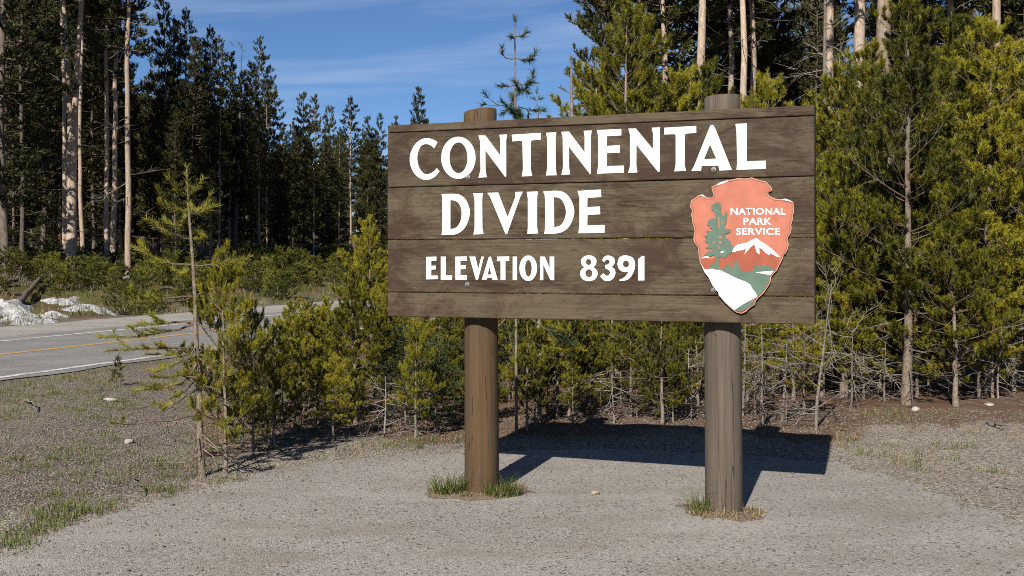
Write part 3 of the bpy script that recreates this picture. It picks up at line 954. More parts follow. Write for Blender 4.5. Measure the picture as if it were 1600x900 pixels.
def gen_tall(seed, H=16., live=.42, r0=.17, width=1.25, step=.30, per_m=75, nl=.13, nw=.036, lean=.0, dens=1.0, stubs=1.0):
    rg = np.random.default_rng(seed)
    T, BR, DE, NB = Wood(), Wood(), Wood(), Brush()
    n = 22
    zs = np.linspace(-.3, H, n)
    wx = np.cumsum(rg.normal(size=n)) * .022 + lean * zs; wy = np.cumsum(rg.normal(size=n)) * .022
    wx -= wx[1]; wy -= wy[1]
    rad = r0 * (1 - .90 * (np.clip(zs, 0, H) / H) ** 1.15); rad[0] *= 1.5; rad[1] *= 1.02
    T.tube(np.stack([wx, wy, zs], -1), 0, 0, 10, rad)
    def tp(z): return np.array([np.interp(z, zs, wx), np.interp(z, zs, wy), z])
    NB.add(np.array([tp(H - .6), tp(H + .05)]), per_m * 1.6, nl)
    z = H - .35; Hc = H * live
    while z > Hc:
        u = (H - z) / (H - Hc)
        nb = rg.integers(3, 6); a0 = rg.uniform(0, 6.28)
        gap = rg.random() < .12
        for b in range(nb):
            if gap and b > 1: continue
            az = a0 + b * 2 * math.pi / nb + rg.normal() * .4
            prof = min(1, (u / .42) ** .75 + .14) * (1 if u < .8 else 1 - (u - .8) * 1.6)
            L = width * prof * rg.uniform(.5, 1.25)
            el = np.interp(u, [0, .25, .6, 1], [.9, .22, -.1, -.3]) + rg.normal() * .2
            P = curve(tp(z + rg.normal() * .08), (math.cos(az), math.sin(az), el), L, 6, (0, 0, rg.uniform(.0, .5)), rg, .10)
            BR.tube(P, .008 + L * .012, .004, 4)
            if rg.random() > dens: continue
            NB.add(P[3:], per_m, nl)
            for k in range(int(3 + L * 6.5)):
                t = rg.uniform(.30, 1)
                q, tg = along(P, t)
                dd = rotz(tg, rg.choice([-1, 1]) * rg.uniform(.3, 1.2)); dd[2] += rg.uniform(-.15, .6)
                Lt = (.32 * L * (1.2 - t) + .16) * rg.uniform(.7, 1.3)
                Q = curve(q, dd, Lt, 4, (0, 0, .8), rg, .12)
                BR.tube(Q, .005, .003, 3)
                NB.add(Q[1:], per_m * 1.15, nl)
                if Lt > .3 and rg.random() < .7:
                    q1, t1 = along(Q, .5)
                    NB.add(curve(q1, rotz(t1, rg.choice([-1, 1]) * .8), Lt * .5, 3, (0, 0, .6), rg, .1), per_m * 1.1, nl)
        z -= step * rg.uniform(.6, 1.4)
    # dead limbs below the crown
    z = Hc + .8
    while z > 1.2:
        if rg.random() < .75 * stubs:
            az = rg.uniform(0, 6.28)
            dead_branch(DE, tp(z), (math.cos(az), math.sin(az), rg.uniform(-.5, .1)), rg.uniform(.25, 1.3), rg, .011, rg.random() < .6)
        z -= rg.uniform(.12, .5)
    return T.mesh('trunk'), BR.mesh('branches'), DE.mesh('dead_branches'), NB.mesh('needles', rg, nw)

def tree(name, meshes, mats, loc, rz, sc, label, cat, group=None):
    """a tree: an empty at its foot with trunk, branches, dead branches and needles"""
    e = empty(name, loc, rz)
    e.scale = sc if isinstance(sc, tuple) else (sc, sc, sc)
    tag(e, label, cat, group)
    for nm, me, mt in zip(('trunk', 'branches', 'dead_branches', 'crown'), meshes, mats):
        if me is None: continue
        if not me.materials: me.materials.append(mt)
        o = mk(nm, me, None, e)
        if nm == 'dead_branches': o['kind'] = 'stuff'
    return e

rr = random.Random(11)
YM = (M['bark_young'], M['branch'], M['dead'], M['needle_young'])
YV = []
for sd, H, sp, lv, kw in [(1, 2.4, .25, .17, {}), (2, 2.6, .22, .20, {}), (3, 3.2, .215, .18, {}), (4, 3.4, .205, .19, {}), (5, 4.8, .19, .16, dict(per_m=400, nl=.060, nw=.0062, whorl=.27)),
                          (6, 5.0, .175, .17, dict(per_m=400, nl=.060, nw=.0062, whorl=.27)), (7, 2.9, .225, .24, dict(deadness=1.2))]:
    YV.append((H, gen_young(100 + sd, H, sp, lv, **kw)))
SPR = (2.2, gen_young(131, 2.2, .27, .06, per_m=520, nl=.028, nw=.0060, whorl=.13, up=.15, irregular=.25, deadness=.5))

def plant_young(px, D, top, v, label, rot=None, mats=YM, wide=1.0, group=None, name='young_pine'):
    x = gx(px, D); zb = float(height(x, D))
    H = gz(top, D) - zb
    Hv, meshes = YV[v] if v >= 0 else SPR
    s = H / Hv
    rz = rr.uniform(0, 6.28) if rot is None else rot
    return tree(name, meshes, mats, (x, D, zb), rz, (s * wide, s * wide, s), label, 'pine tree' if v >= 0 else 'spruce tree', group)

# ---- the foreground pine, branch by branch, and other sparse ones
def px_pine(name, D, trunk, r0, branches, label, mats, per_m=720, nl=.046, nw=.0036, dead=(), brush_trunk=(0, .25), seed=1, twigs=1.0, dry=.3):
    rg = np.random.default_rng(seed)
    bx, by = trunk[-1]
    x0 = gx(bx, D); zb = float(height(x0, D))
    base = np.array([x0, D, zb])
    def w(p, dy=0.0):
        DD = D + dy
        return np.array([gx(p[0], DD), DD, gz(p[1], DD)]) - base
    T, BR, DE, NB = Wood(), Wood(), Wood(), Brush()
    TP = np.array([w(p) for p in trunk]); TP[-1, 2] = -.04
    n = len(TP)
    k = np.linspace(0, 1, 24)
    cum = np.linspace(0, 1, n)
    TP2 = np.stack([np.interp(k, cum, TP[:, i]) for i in range(3)], -1)
    T.tube(TP2, 0, 0, 8, r0 * (.16 + .84 * k ** .8))
    a, b = brush_trunk
    NB.add(np.array([along(TP2, t)[0] for t in np.linspace(b * .45, a, 4)]), per_m * 1.2, nl)
    NB.add(np.array([along(TP2, t)[0] for t in np.linspace(b, b * .45, 4)]), per_m * dry, nl)
    for pts, bare, dy in branches:
        m = len(pts)
        P = np.array([w(p, dy * i / (m - 1)) for i, p in enumerate(pts)])
        kk = np.linspace(0, 1, 8); c = np.linspace(0, 1, m)
        P = np.stack([np.interp(kk, c, P[:, i]) for i in range(3)], -1)
        P[1:-1] += rg.normal(size=(6, 3)) * .004
        L = np.linalg.norm(np.diff(P, axis=0), axis=1).sum()
        BR.tube(P, .003 + L * .010, .002, 5)
        q = np.array([along(P, t)[0] for t in np.linspace(bare, 1, 5)])
        NB.add(q, per_m, nl)
        for _ in range(int((1 - bare) * L / .11 * twigs)):
            q0, tg = along(P, rg.uniform(max(.15, bare - .1), .92))
            dd = rotz(tg, rg.choice([-1, 1]) * rg.uniform(.4, .9)); dd[2] += rg.uniform(0, .3)
            Q = curve(q0, dd, rg.uniform(.06, .16), 4, (0, 0, .5), rg, .1)
            BR.tube(Q, .003, .0015, 3); NB.add(Q, per_m, nl)
    for pts, dy in dead:
        m = len(pts)
        P = np.array([w(p, dy * i / (m - 1)) for i, p in enumerate(pts)])
        DE.tube(P, .005, .0015, 4)
        for _ in range(4):
            q0, tg = along(P, rg.uniform(.3, .95))
            DE.tube(curve(q0, rotz(tg, rg.choice([-1, 1]) * .8), rg.uniform(.05, .2), 4, (0, 0, rg.uniform(-.4, .4)), rg, .15), .0022, .0008, 3)
    return tree(name, (T.mesh('trunk'), BR.mesh('branches'), DE.mesh('dead_branches'), NB.mesh('needles', rg, nw)), mats, tuple(base), 0, 1, label, 'pine tree')

def q4(*l): return [(140 + x / 2.8125, 240 + y / 2.8125) for x, y in l]
def q5(*l): return [(140 + x / 3.0, 480 + y / 3.0) for x, y in l]
def q7(*l): return [(740 + x / 4.5, y / 4.5) for x, y in l]
FM = (M['bark_young'], M['branch'], M['dead'], M['needle_fore'])
px_pine('young_pine', 7.62, [(292, 262), (295, 329), (301.5, 410), (305, 468), (307, 545), (311, 597), (313, 693), (317, 745)], .024, [
    (q4((432, 190), (405, 175), (380, 158)), .1, -.1), (q4((432, 190), (455, 170), (462, 150)), .1, .1),
    (q4((437, 262), (370, 245), (305, 212)), .0, -.12), (q4((437, 262), (500, 255), (568, 225)), .15, .1), (q4((437, 268), (410, 300), (396, 345)), .2, .3), (q4((437, 262), (455, 265), (470, 250)), .1, .35),
    (q4((440, 375), (380, 355), (330, 345), (250, 288)), .33, -.15), (q4((442, 378), (480, 378), (525, 365)), .2, .3),
    (q4((455, 490), (360, 488), (270, 460), (185, 408)), .33, .1), (q4((455, 492), (540, 492), (620, 480), (680, 470)), .25, -.1), (q4((455, 500), (430, 520), (395, 535)), .3, .4),
    (q4((450, 628), (350, 635), (240, 640), (145, 628)), .45, -.25), (q4((450, 632), (370, 652), (300, 660), (190, 655)), .5, -.45), (q4((455, 640), (500, 610), (540, 600)), .3, .4),
    (q4((465, 745), (380, 775), (250, 800), (32, 805)), .45, -.1), (q4((465, 745), (400, 740), (270, 745), (160, 768)), .45, .25), (q4((470, 742), (520, 775), (600, 795), (690, 780)), .55, -.1),
    (q4((470, 860), (390, 850), (250, 860), (70, 868)), .4, -.25), (q4((470, 862), (430, 868), (380, 885), (250, 882)), .35, .1), (q4((470, 860), (560, 870), (600, 830)), .55, .2),
    (q5((505, 240), (430, 250), (330, 300), (270, 292)), .35, .2), (q5((505, 262), (440, 320), (360, 330), (290, 330)), .45, -.3), (q5((510, 300), (440, 350), (330, 385), (215, 388)), .4, .25),
    (q5((512, 330), (440, 400), (380, 430)), .5, -.2), (q5((515, 240), (570, 280), (620, 300)), .3, -.3), (q5((515, 350), (580, 380), (640, 360)), .4, -.2), (q5((515, 370), (420, 440), (340, 480)), .6, .3),
    (q5((520, 500), (360, 530), (180, 550), (95, 540)), .86, -.3), (q5((515, 480), (480, 530), (520, 520)), .6, -.4), (q5((520, 560), (570, 540), (620, 560)), .6, -.3)],
    'slim foreground pine with widely spaced branches and one straight bare leader', FM,
    dead=[(q5((525, 640), (430, 730), (290, 730)), -.2), (q5((522, 610), (470, 640), (400, 622)), -.3), (q5((520, 590), (600, 660), (720, 640)), -.2), (q5((520, 520), (440, 540), (330, 530)), .2),
          (q5((525, 660), (580, 700), (600, 760)), -.15), (q5((525, 680), (470, 720), (440, 780)), -.1), (q5((512, 430), (560, 470), (575, 400)), -.2), (q5((500, 180), (470, 230), (440, 240)), -.2),
          (q5((505, 260), (470, 320), (455, 330)), -.2), (q5((520, 620), (640, 690), (830, 680)), -.1)], seed=5, brush_trunk=(0, .33), twigs=1.5)

px_pine('young_pine', 9.6, [(804.4, 28), (804.5, 60), (805, 100), (805, 190), (806, 400), (807, 680)], .013, [
    (q7((290, 250), (340, 262), (372, 225)), .35, .1), (q7((290, 262), (275, 268), (262, 270)), .2, -.1), (q7((292, 410), (225, 405), (205, 385), (203, 335)), .5, -.1),
    (q7((292, 410), (350, 430), (400, 420), (440, 360)), .15, .1), (q7((292, 602), (240, 605), (180, 605)), .35, .0), (q7((292, 560), (340, 600), (410, 590), (418, 505)), .35, .1),
    (q7((292, 565), (350, 620), (385, 655)), .45, -.2), (q7((292, 620), (330, 640), (320, 650)), .3, -.2), (q7((292, 745), (180, 740), (120, 705), (75, 655)), .7, 0), (q7((180, 740), (110, 745), (65, 735)), .6, 0),
    (q7((292, 745), (250, 770), (200, 800)), .4, .15), (q7((292, 748), (275, 720), (268, 668)), .1, .2), (q7((295, 750), (380, 770), (430, 785), (490, 775)), .45, 0), (q7((378, 769), (390, 800), (380, 830)), .2, 0),
    (q7((296, 760), (320, 800), (330, 830)), .2, -.25), (q7((285, 770), (280, 790), (300, 830)), .1, -.3),
    ([(805, 230), (770, 215), (745, 200)], .4, .2), ([(805, 250), (850, 240), (880, 215)], .4, .1), ([(805, 330), (860, 330), (910, 300)], .4, .2), ([(806, 480), (860, 520), (900, 540)], .4, .1), ([(806, 480), (760, 530), (720, 540)], .4, .1)],
    'sparse pine tip with upturned tufts standing alone against sky above the sign', (M['bark_young'], M['branch'], M['dead'], M['needle_spruce']), per_m=620, nl=.070, nw=.0062, brush_trunk=(0, .10), seed=8, dry=.2, twigs=.8)
px_pine('young_pine', 10.4, [(839.5, 141), (840, 190), (842, 400), (843, 650)], .02, [
    (q7((447, 705), (425, 700), (410, 688)), .1, 0), (q7((447, 705), (470, 698), (485, 688)), .1, 0), (q7((447, 770), (480, 785), (495, 775)), .2, 0), (q7((447, 770), (420, 780), (395, 770)), .2, 0)],
    'tiny pine tip just right of the sparse pine above the sign', (M['bark_young'], M['branch'], M['dead'], M['needle_spruce']), per_m=420, nl=.05, nw=.0055, brush_trunk=(0, .12), seed=9)
px_pine('young_pine', 10.8, [(892.3, 89), (893, 140), (894, 200), (896, 400), (897, 640)], .028, [
    (q7((688, 520), (660, 525), (640, 510)), .1, 0), (q7((690, 520), (720, 515), (740, 495)), .1, 0), (q7((690, 550), (720, 565), (740, 570)), .3, .1), (q7((690, 655), (650, 640), (605, 612)), .35, 0),
    (q7((692, 640), (720, 640), (735, 620)), .1, 0), (q7((692, 700), (725, 690), (745, 650)), .1, .2), (q7((692, 770), (680, 770), (668, 750)), .1, 0), (q7((692, 780), (730, 800), (770, 780)), .2, 0), (q7((692, 740), (740, 750), (775, 720)), .2, .2)],
    'slender knobbly pine tip between sparse pine and bright dense pines above sign', FM, per_m=420, nl=.05, nw=.0055, brush_trunk=(0, .14), seed=10)

# ---- young pines along the edge of the pull-out   (px, depth, top row, variant, label)
YL = [
 (445, 12.0, 480, 2, 'slim pine tip in front of the far road surface', .9),
 (482, 12.6, 470, 1, 'pine screening the road just left of the bright pine', 1.1),
 (514, 12.8, 462, 2, 'pine closing the view of the road by the bright pine', 1.1),
 (352, 7.75, 392, 0, 'dense small pine close behind the slim foreground pine', .8),
 (395, 8.3, 478, 0, 'short dark bushy pine second behind the foreground pine', .85),
 (184, 12.6, 556, 0, 'tiny lone pine sapling on the gravel verge near the road', .9),
 (428, 9.3, 505, 6, 'low scrubby pine between foreground pine and pale tipped pine', 1.0),
 (462, 9.6, 466, 1, 'pale green pine with upright tip against the far road edge', 1.0),
 (497, 9.9, 478, 6, 'short pine with many grey lower twigs right of the road end', 1.1),
 (520, 9.0, 560, 0, 'knee high pine at the front of the thicket left of sign', 1.2),
 (556, 9.9, 422, 2, 'bright yellow green pine left of the sign board', 1.15),
 (583, 11.6, 337, 3, 'tallest yellow green pine touching the sign board left edge', 1.0),
 (612, 10.7, 440, 2, 'green pine half hidden behind the lower left sign corner', 1.1),
 (649, 9.25, 505, 7, 'thin bare stemmed pine left of the brown post', .9),
 (700, 10.6, 470, 6, 'twiggy pine directly behind the brown post', 1.2),
 (742, 11.3, 440, 2, 'green pine just right of brown post under the sign', 1.1),
 (822, 9.7, 480, 1, 'pine with pale straight stem between the posts, nearer brown post', 1.0),
 (872, 10.4, 455, 6, 'bushy pine between the posts with tangled dead lower twigs', 1.25),
 (925, 10.9, 440, 0, 'low spreading green pine midway between the two posts', 1.15),
 (985, 10.3, 450, 6, 'dark twiggy pine between the posts, right of their middle', 1.2),
 (1034, 9.75, 450, 1, 'pale stemmed pine between the posts, nearer the grey post', 1.1),
 (1082, 11.2, 430, 2, 'yellow green pine immediately left of the grey post', 1.1),
 (1168, 11.6, 420, 3, 'pine behind the grey post with crown under the sign', 1.05),
 (1240, 11.6, 380, 3, 'pine behind the lower right corner of the sign', 1.05),
 (965, 14.0, -4, 4, 'tall bright young pine above the middle of the sign top', 1.0),
 (1008, 14.8, 10, 5, 'second bright young pine above sign, right of the tallest', 1.0),
 (930, 14.6, 95, 3, 'shorter leafy pine at the sky edge above the sign', 1.25),
 (1067, 15.0, 105, 3, 'young pine tip above sign, left of the grey post top', 1.0),
 (1105, 15.6, 92, 3, 'young pine tip right behind the grey post top', .9),
 (1190, 14.8, 110, 3, 'yellowish young pine tip above right end of the sign', .9),
 (1040, 16.2, 150, 3, 'low green pine crown just above sign lettering', 1.1),
 (1150, 16.5, 150, 3, 'low green pine crown right of the grey post top', 1.1),
 (1318, 11.7, 236, 3, 'medium pine just right of the sign board edge', 1.15),
 (1285, 11.9, 330, 2, 'short pine hugging the right edge of the sign', 1.15),
 (1365, 12.6, 150, 4, 'broad pine between sign and the pine with pale trunk', 1.1),
 (1417, 11.1, -40, 5, 'tall bright pine with pale trunk showing, right of sign', 1.1),
 (1470, 12.6, 20, 4, 'leafy pine filling the gap between two pale trunked pines', 1.15),
 (1494, 10.95, 290, 2, 'thin pale stemmed pine in front of the right thicket', 1.1),
 (1541, 12.2, 30, 4, 'tall bright pine with pointed top near the right picture edge', 1.15),
 (1580, 12.9, 165, 3, 'smaller pine at the right picture edge', 1.3),
 (1622, 11.9, 60, 5, 'pine cut off by the right picture edge', 1.2),
 (1350, 11.5, 480, 7, 'low scraggly pine sapling at foot of broad pine', 1.2),
 (1450, 12.0, 400, 6, 'low bushy pine between the two pale trunks on the right', 1.2),
 (1530, 11.7, 430, 6, 'low bushy pine right of the thin pale stem', 1.2),
 (1585, 12.3, 420, 6, 'low dark pine by the right picture edge', 1.3),
]
vm = {7: 0}
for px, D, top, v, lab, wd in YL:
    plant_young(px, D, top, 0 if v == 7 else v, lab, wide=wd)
for px, D, top, lab in ((634, 10.0, 500, 'dense bluish green spruce left of the brown post'), (682, 9.7, 520, 'dark rounded spruce against the brown post'),
                        (795, 11.4, 500, 'dark green spruce just right of the brown post')):
    plant_young(px, D, top, -1, lab, mats=(M['bark_young'], M['branch'], M['dead'], M['needle_spruce']), wide=1.1, name='young_spruce')

ORD = 'first second third fourth fifth sixth seventh eighth ninth tenth eleventh twelfth thirteenth fourteenth fifteenth sixteenth seventeenth'.split()
# thicket behind them, seen only as green between the nearer pines
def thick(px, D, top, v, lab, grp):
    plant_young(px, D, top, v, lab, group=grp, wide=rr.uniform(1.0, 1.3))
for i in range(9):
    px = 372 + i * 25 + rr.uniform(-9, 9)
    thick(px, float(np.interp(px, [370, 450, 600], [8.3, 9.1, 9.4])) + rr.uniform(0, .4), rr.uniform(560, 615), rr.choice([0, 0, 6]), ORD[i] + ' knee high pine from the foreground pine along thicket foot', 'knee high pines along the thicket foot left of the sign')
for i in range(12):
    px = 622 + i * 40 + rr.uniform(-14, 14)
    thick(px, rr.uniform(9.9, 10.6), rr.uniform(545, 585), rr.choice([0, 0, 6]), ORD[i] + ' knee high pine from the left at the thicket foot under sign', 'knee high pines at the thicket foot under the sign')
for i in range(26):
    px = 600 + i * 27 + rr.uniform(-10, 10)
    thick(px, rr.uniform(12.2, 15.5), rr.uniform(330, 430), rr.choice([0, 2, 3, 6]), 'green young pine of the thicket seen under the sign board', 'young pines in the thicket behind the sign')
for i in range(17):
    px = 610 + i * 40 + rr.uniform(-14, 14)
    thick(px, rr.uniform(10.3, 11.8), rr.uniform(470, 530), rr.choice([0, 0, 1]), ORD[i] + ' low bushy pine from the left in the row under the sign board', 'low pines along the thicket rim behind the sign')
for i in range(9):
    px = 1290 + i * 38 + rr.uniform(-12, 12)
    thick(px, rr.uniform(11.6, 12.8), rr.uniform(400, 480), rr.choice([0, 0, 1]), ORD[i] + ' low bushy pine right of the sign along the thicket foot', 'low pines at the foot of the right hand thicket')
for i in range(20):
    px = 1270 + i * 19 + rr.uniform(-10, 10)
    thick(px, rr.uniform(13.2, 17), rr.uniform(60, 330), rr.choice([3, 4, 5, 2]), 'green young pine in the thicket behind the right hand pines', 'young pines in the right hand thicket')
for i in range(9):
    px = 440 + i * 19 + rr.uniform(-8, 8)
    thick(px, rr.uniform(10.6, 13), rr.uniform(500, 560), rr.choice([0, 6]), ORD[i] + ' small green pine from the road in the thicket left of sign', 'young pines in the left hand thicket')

# dead grey brush beside the grey post
def gen_dead(seed, H, n):
    rg = np.random.default_rng(seed)
    T, D_ = Wood(), Wood()
    P = curve((0, 0, -.05), (rg.normal() * .02, rg.normal() * .02, 1), H, 9, (0, 0, .6), rg, .03)
    T.tube(P, .010 + .006 * H, .003, 6)
    for i in range(n):
        q, t = along(P, rg.uniform(.06, .97))
        az = rg.uniform(0, 6.28)
        dead_branch(D_, q, (math.cos(az), math.sin(az), rg.uniform(-.7, .5)), rg.uniform(.25, .75), rg, .007)
    return T.mesh('trunk'), None, D_.mesh('dead_branches'), None
DV = [gen_dead(s, h, n) for s, h, n in ((61, 1.0, 30), (62, .7, 22), (63, 1.3, 16))]
DM = (M['dead'], None, M['dead'], None)
for px, D, v, s, lab in ((1192, 9.75, 0, 1.0, 'leafless grey pine skeleton right beside the grey post'), (1222, 10.2, 1, 1.1, 'tangled grey dead brush second from the grey post'),
                      (1160, 10.4, 2, .9, 'grey dead brush partly hidden by the grey post'), (1275, 9.62, 2, 1.0, 'thin straight dead pole at the right end of the sign shadow'),
                      (1070, 10.2, 1, 1.0, 'grey dead twigs just left of the grey post'), (960, 10.0, 1, .8, 'grey leafless twigs above the sign shadow middle'),
                      (1330, 10.9, 0, .8, 'low grey leafless brush right of the dead pole'), (600, 9.3, 1, .75, 'grey leafless twigs below the lower left sign corner'),
                      (430, 8.6, 1, .7, 'grey leafless twigs behind the foreground pine foot'), (1382, 11.3, 1, .9, 'grey leafless brush at foot of tall pale trunked pine'),
                      (1560, 11.6, 0, .8, 'grey leafless brush near the white scrap on the right')):
    x = gx(px, D)
    tree('dead_sapling', DV[v], DM, (x, D, float(height(x, D))), rr.uniform(0, 6.28), s, lab, 'dead tree')
# ---- tall forest
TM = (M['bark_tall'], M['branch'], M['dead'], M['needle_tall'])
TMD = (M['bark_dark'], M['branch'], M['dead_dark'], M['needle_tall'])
TV = [(16.0, gen_tall(201, 16, .34, .095, 1.05)), (16.0, gen_tall(202, 16, .40, .085, .95)), (14.0, gen_tall(203, 14, .24, .09, 1.15)),
      (15.0, gen_tall(204, 15, .14, .095, 1.3, step=.25)), (17.0, gen_tall(205, 17, .48, .125, 1.25)), (13.0, gen_tall(206, 13, .06, .095, 1.35, step=.24)),
      (16.0, gen_tall(207, 16, .52, .085, 1.0, stubs=.6))]
def plant_tall(px, D, top, v, label, rot=None, mats=TM, wide=1.0, group=None, H=None):
    x = gx(px, D); zb = float(height(x, D)) - .05
    if H is None: H = gz(top, D) - zb
    Hv, meshes = TV[v]
    s = H / Hv
    m = meshes
    if mats is not TM:                                   # darker barked copy shares the shapes
        key = ('dk', v)
        if key not in DK: DK[key] = tuple(None if q is None else q.copy() for q in meshes)
        for q in DK[key]:
            if q is not None and q.materials: q.materials.clear() if not q.get('done') else None
        for q in DK[key]:
            if q is not None: q['done'] = 1
        m = DK[key]
    w = wide * s ** .5 if s < 1 else wide
    return tree('pine_tree', m, mats, (x, D, zb), rr.uniform(0, 6.28) if rot is None else rot, (s * wide, s * wide, s), label, 'pine tree', group)
DK = {}
# materials must be on the first use of the pale copies
for _, ms in TV:
    for q, mt in zip(ms, TM):
        if q is not None: q.materials.append(mt)

LEFT = [  # px, depth, top row (None: above the frame, height given), variant, label, height
 (101, 37, None, 6, 'thin straight trunk hugging the left side of the forked tree', 16, .8),
 (200, 35.5, None, 1, 'tall pine with thick bare tan trunk right of the forked tree', 18, .95),
 (166, 37, None, 1, 'slender pale trunk left of a close pair in the left forest', 16, .9),
 (176, 38.5, None, 6, 'slender pale trunk right of a close pair in the left forest', 17, 1.0),
 (129, 42, None, 6, 'thin pale trunk just right of the forked tree foot', 16, .9),
 (34, 38, None, 1, 'tall dark pine with patchy pale trunk near left picture edge', 17, .8),
 (8, 33, None, 3, 'black shadowed pine at the left picture edge', 16, 1.1),
 (66, 43, None, 3, 'dense dark pine between left edge and the forked tree', 17, 1.0),
 (146, 44, None, 3, 'dense dark pine behind the forked tree', 18, .75),
 (188, 46, None, 2, 'dark bushy pine at the right side of the left forest block', 17, .6),
 (258, 47, 0, 2, 'bushy topped pine first right of the open sky gap', None, 1.0),
 (291, 50, 12, 0, 'tall pine with long pale trunk above the foreground pine tip', None, 1.05),
 (315, 52, 62, 1, 'slim pine right of the long pale trunk', None, 1.0),
 (343, 50, 56, 1, 'narrow pointed pine with pale trunk left of the dead top', None, 1.05),
 (382, 54, 110, 3, 'dense dark pine below the tall wispy tip', None, .95),
 (406, 58, 57, 6, 'tall thin pine with wispy tuft top standing above its neighbours', None, .95),
 (418, 50, 140, 2, 'dark pine sloping down to the lower skyline', None, .85),
 (240, 52, 90, 3, 'dark full pine in front of the bushy topped pine', None, .95),
 (274, 45, 180, 5, 'dark low pine behind the foreground pine tip', None, .9),
 (272, 48, 26, 0, 'full pine between the bushy topped pine and long pale trunk', None, 1.1),
 (328, 52, 40, 0, 'full crowned pine left of the narrow pointed pine', None, 1.05),
 (302, 46, 62, 3, 'dense dark pine below the long pale trunk crown', None, 1.0),
 (358, 53, 84, 2, 'ragged dark pine just left of the dead treetop', None, 1.1),
 (392, 55, 98, 3, 'ragged dark pine just right of the dead treetop', None, 1.0),
 (426, 58, 128, 2, 'dark pine on the falling edge of the skyline', None, 1.0),
 (475, 62, 145, 3, 'leftmost pointed pine of the lower skyline group', None, 1.0),
 (490, 50, 150, 2, 'pine with broad pale trunk base right of the road end', None, 1.0),
 (516, 64, 166, 3, 'middle pine of the lower skyline group', None, .9),
 (547, 58, 150, 0, 'pointed pine with pale trunk left of the sign board', None, 1.1),
 (575, 66, 182, 3, 'short pine between pointed pine and the sign board', None, .9),
 (593, 70, 178, 2, 'small dark pine touching the upper left sign corner', None, .8),
 (656, 92, 137, 5, 'lone dark pine tip above the left end of the sign', None, .75),
 (617, 96, 182, 5, 'tiny far pine tip over the upper left sign corner', None, .6),
 (440, 56, 200, 5, 'dark pine in the notch of the skyline', None, .9),
 (405, 47, 170, 1, 'pine with short pale trunk right of the foreground pine', None, 1.2),
 (456, 58, 190, 1, 'thin pale trunked pine left of the broad pale trunk', None, 1.0),
 (530, 54, 200, 1, 'thin pale trunked pine left of the pointed pine', None, 1.0),
]
for px, D, top, v, lab, H, wd in LEFT:
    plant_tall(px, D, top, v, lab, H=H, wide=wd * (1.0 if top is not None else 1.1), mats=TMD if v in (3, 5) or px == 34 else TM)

# the forked tree: two pale stems touching near the foot
def forked():
    D = 35.0
    x0 = gx(108, D); zb = float(height(x0, D))
    rg = np.random.default_rng(77)
    e = empty('pine_tree', (x0, D, zb)); tag(e, 'tall forked pine with two tan stems touching low down', 'pine tree')
    def w(p, dy): return np.array([gx(p[0], D) - x0, dy, gz(p[1], D) - zb])
    DE, BR, NB = Wood(), Wood(), Brush()
    for pts, rad, dy in (([(115, 436), (111, 380), (112, 300), (111, 250), (113, 222), (117, 170), (120, 110), (124, 50), (128, 0), (131, -90), (133, -170)], [.22, .165, .145, .17, .13, .09, .082, .076, .07, .05, .015], 0.0),
                     ([(111, 262), (110, 225), (108, 190), (106, 140), (103, 80), (98, 0), (96, -70), (95, -140)], [.10, .10, .085, .078, .07, .062, .045, .015], .06)):
        P = np.array([w(p, dy) for p in pts])
        if pts[0][1] > 400: P[0, 2] = -.2
        k = np.linspace(0, 1, 40); c = np.linspace(0, 1, len(P))
        PP = np.stack([np.interp(k, c, P[:, i]) for i in range(3)], -1)
        W = Wood(); W.tube(PP, 0, 0, 12, np.interp(k, c, rad)); mk('trunk', W.mesh('trunk'), M['bark_tall'], e)
        for _ in range(16):
            q, _t = along(PP, rg.uniform(.25, .8)); az = rg.uniform(0, 6.28)
            dead_branch(DE, q, (math.cos(az), math.sin(az), rg.uniform(-.3, .2)), rg.uniform(.3, 1.0), rg, .010, True)
        for i in range(70):
            q, _t = along(PP, rg.uniform(.80, 1)); az = rg.uniform(0, 6.28)
            L = rg.uniform(.4, 1.1)
            B = curve(q, (math.cos(az), math.sin(az), rg.uniform(-.2, .5)), L, 6, (0, 0, .5), rg, .1)
            BR.tube(B, .014, .004, 4); NB.add(B[3:], 85, .13)
            for k2 in range(8):
                q2, tg = along(B, rg.uniform(.35, 1)); Q = curve(q2, rotz(tg, rg.uniform(-1.1, 1.1)), rg.uniform(.2, .45), 4, (0, 0, .8), rg, .12)
                NB.add(Q[1:], 95, .13)
    mk('branches', BR.mesh('branches'), M['branch'], e); mk('dead_branches', DE.mesh('dead_branches'), M['dead'], e)['kind'] = 'stuff'
    mk('crown', NB.mesh('needles', rg, .036), M['needle_tall'], e)
forked()

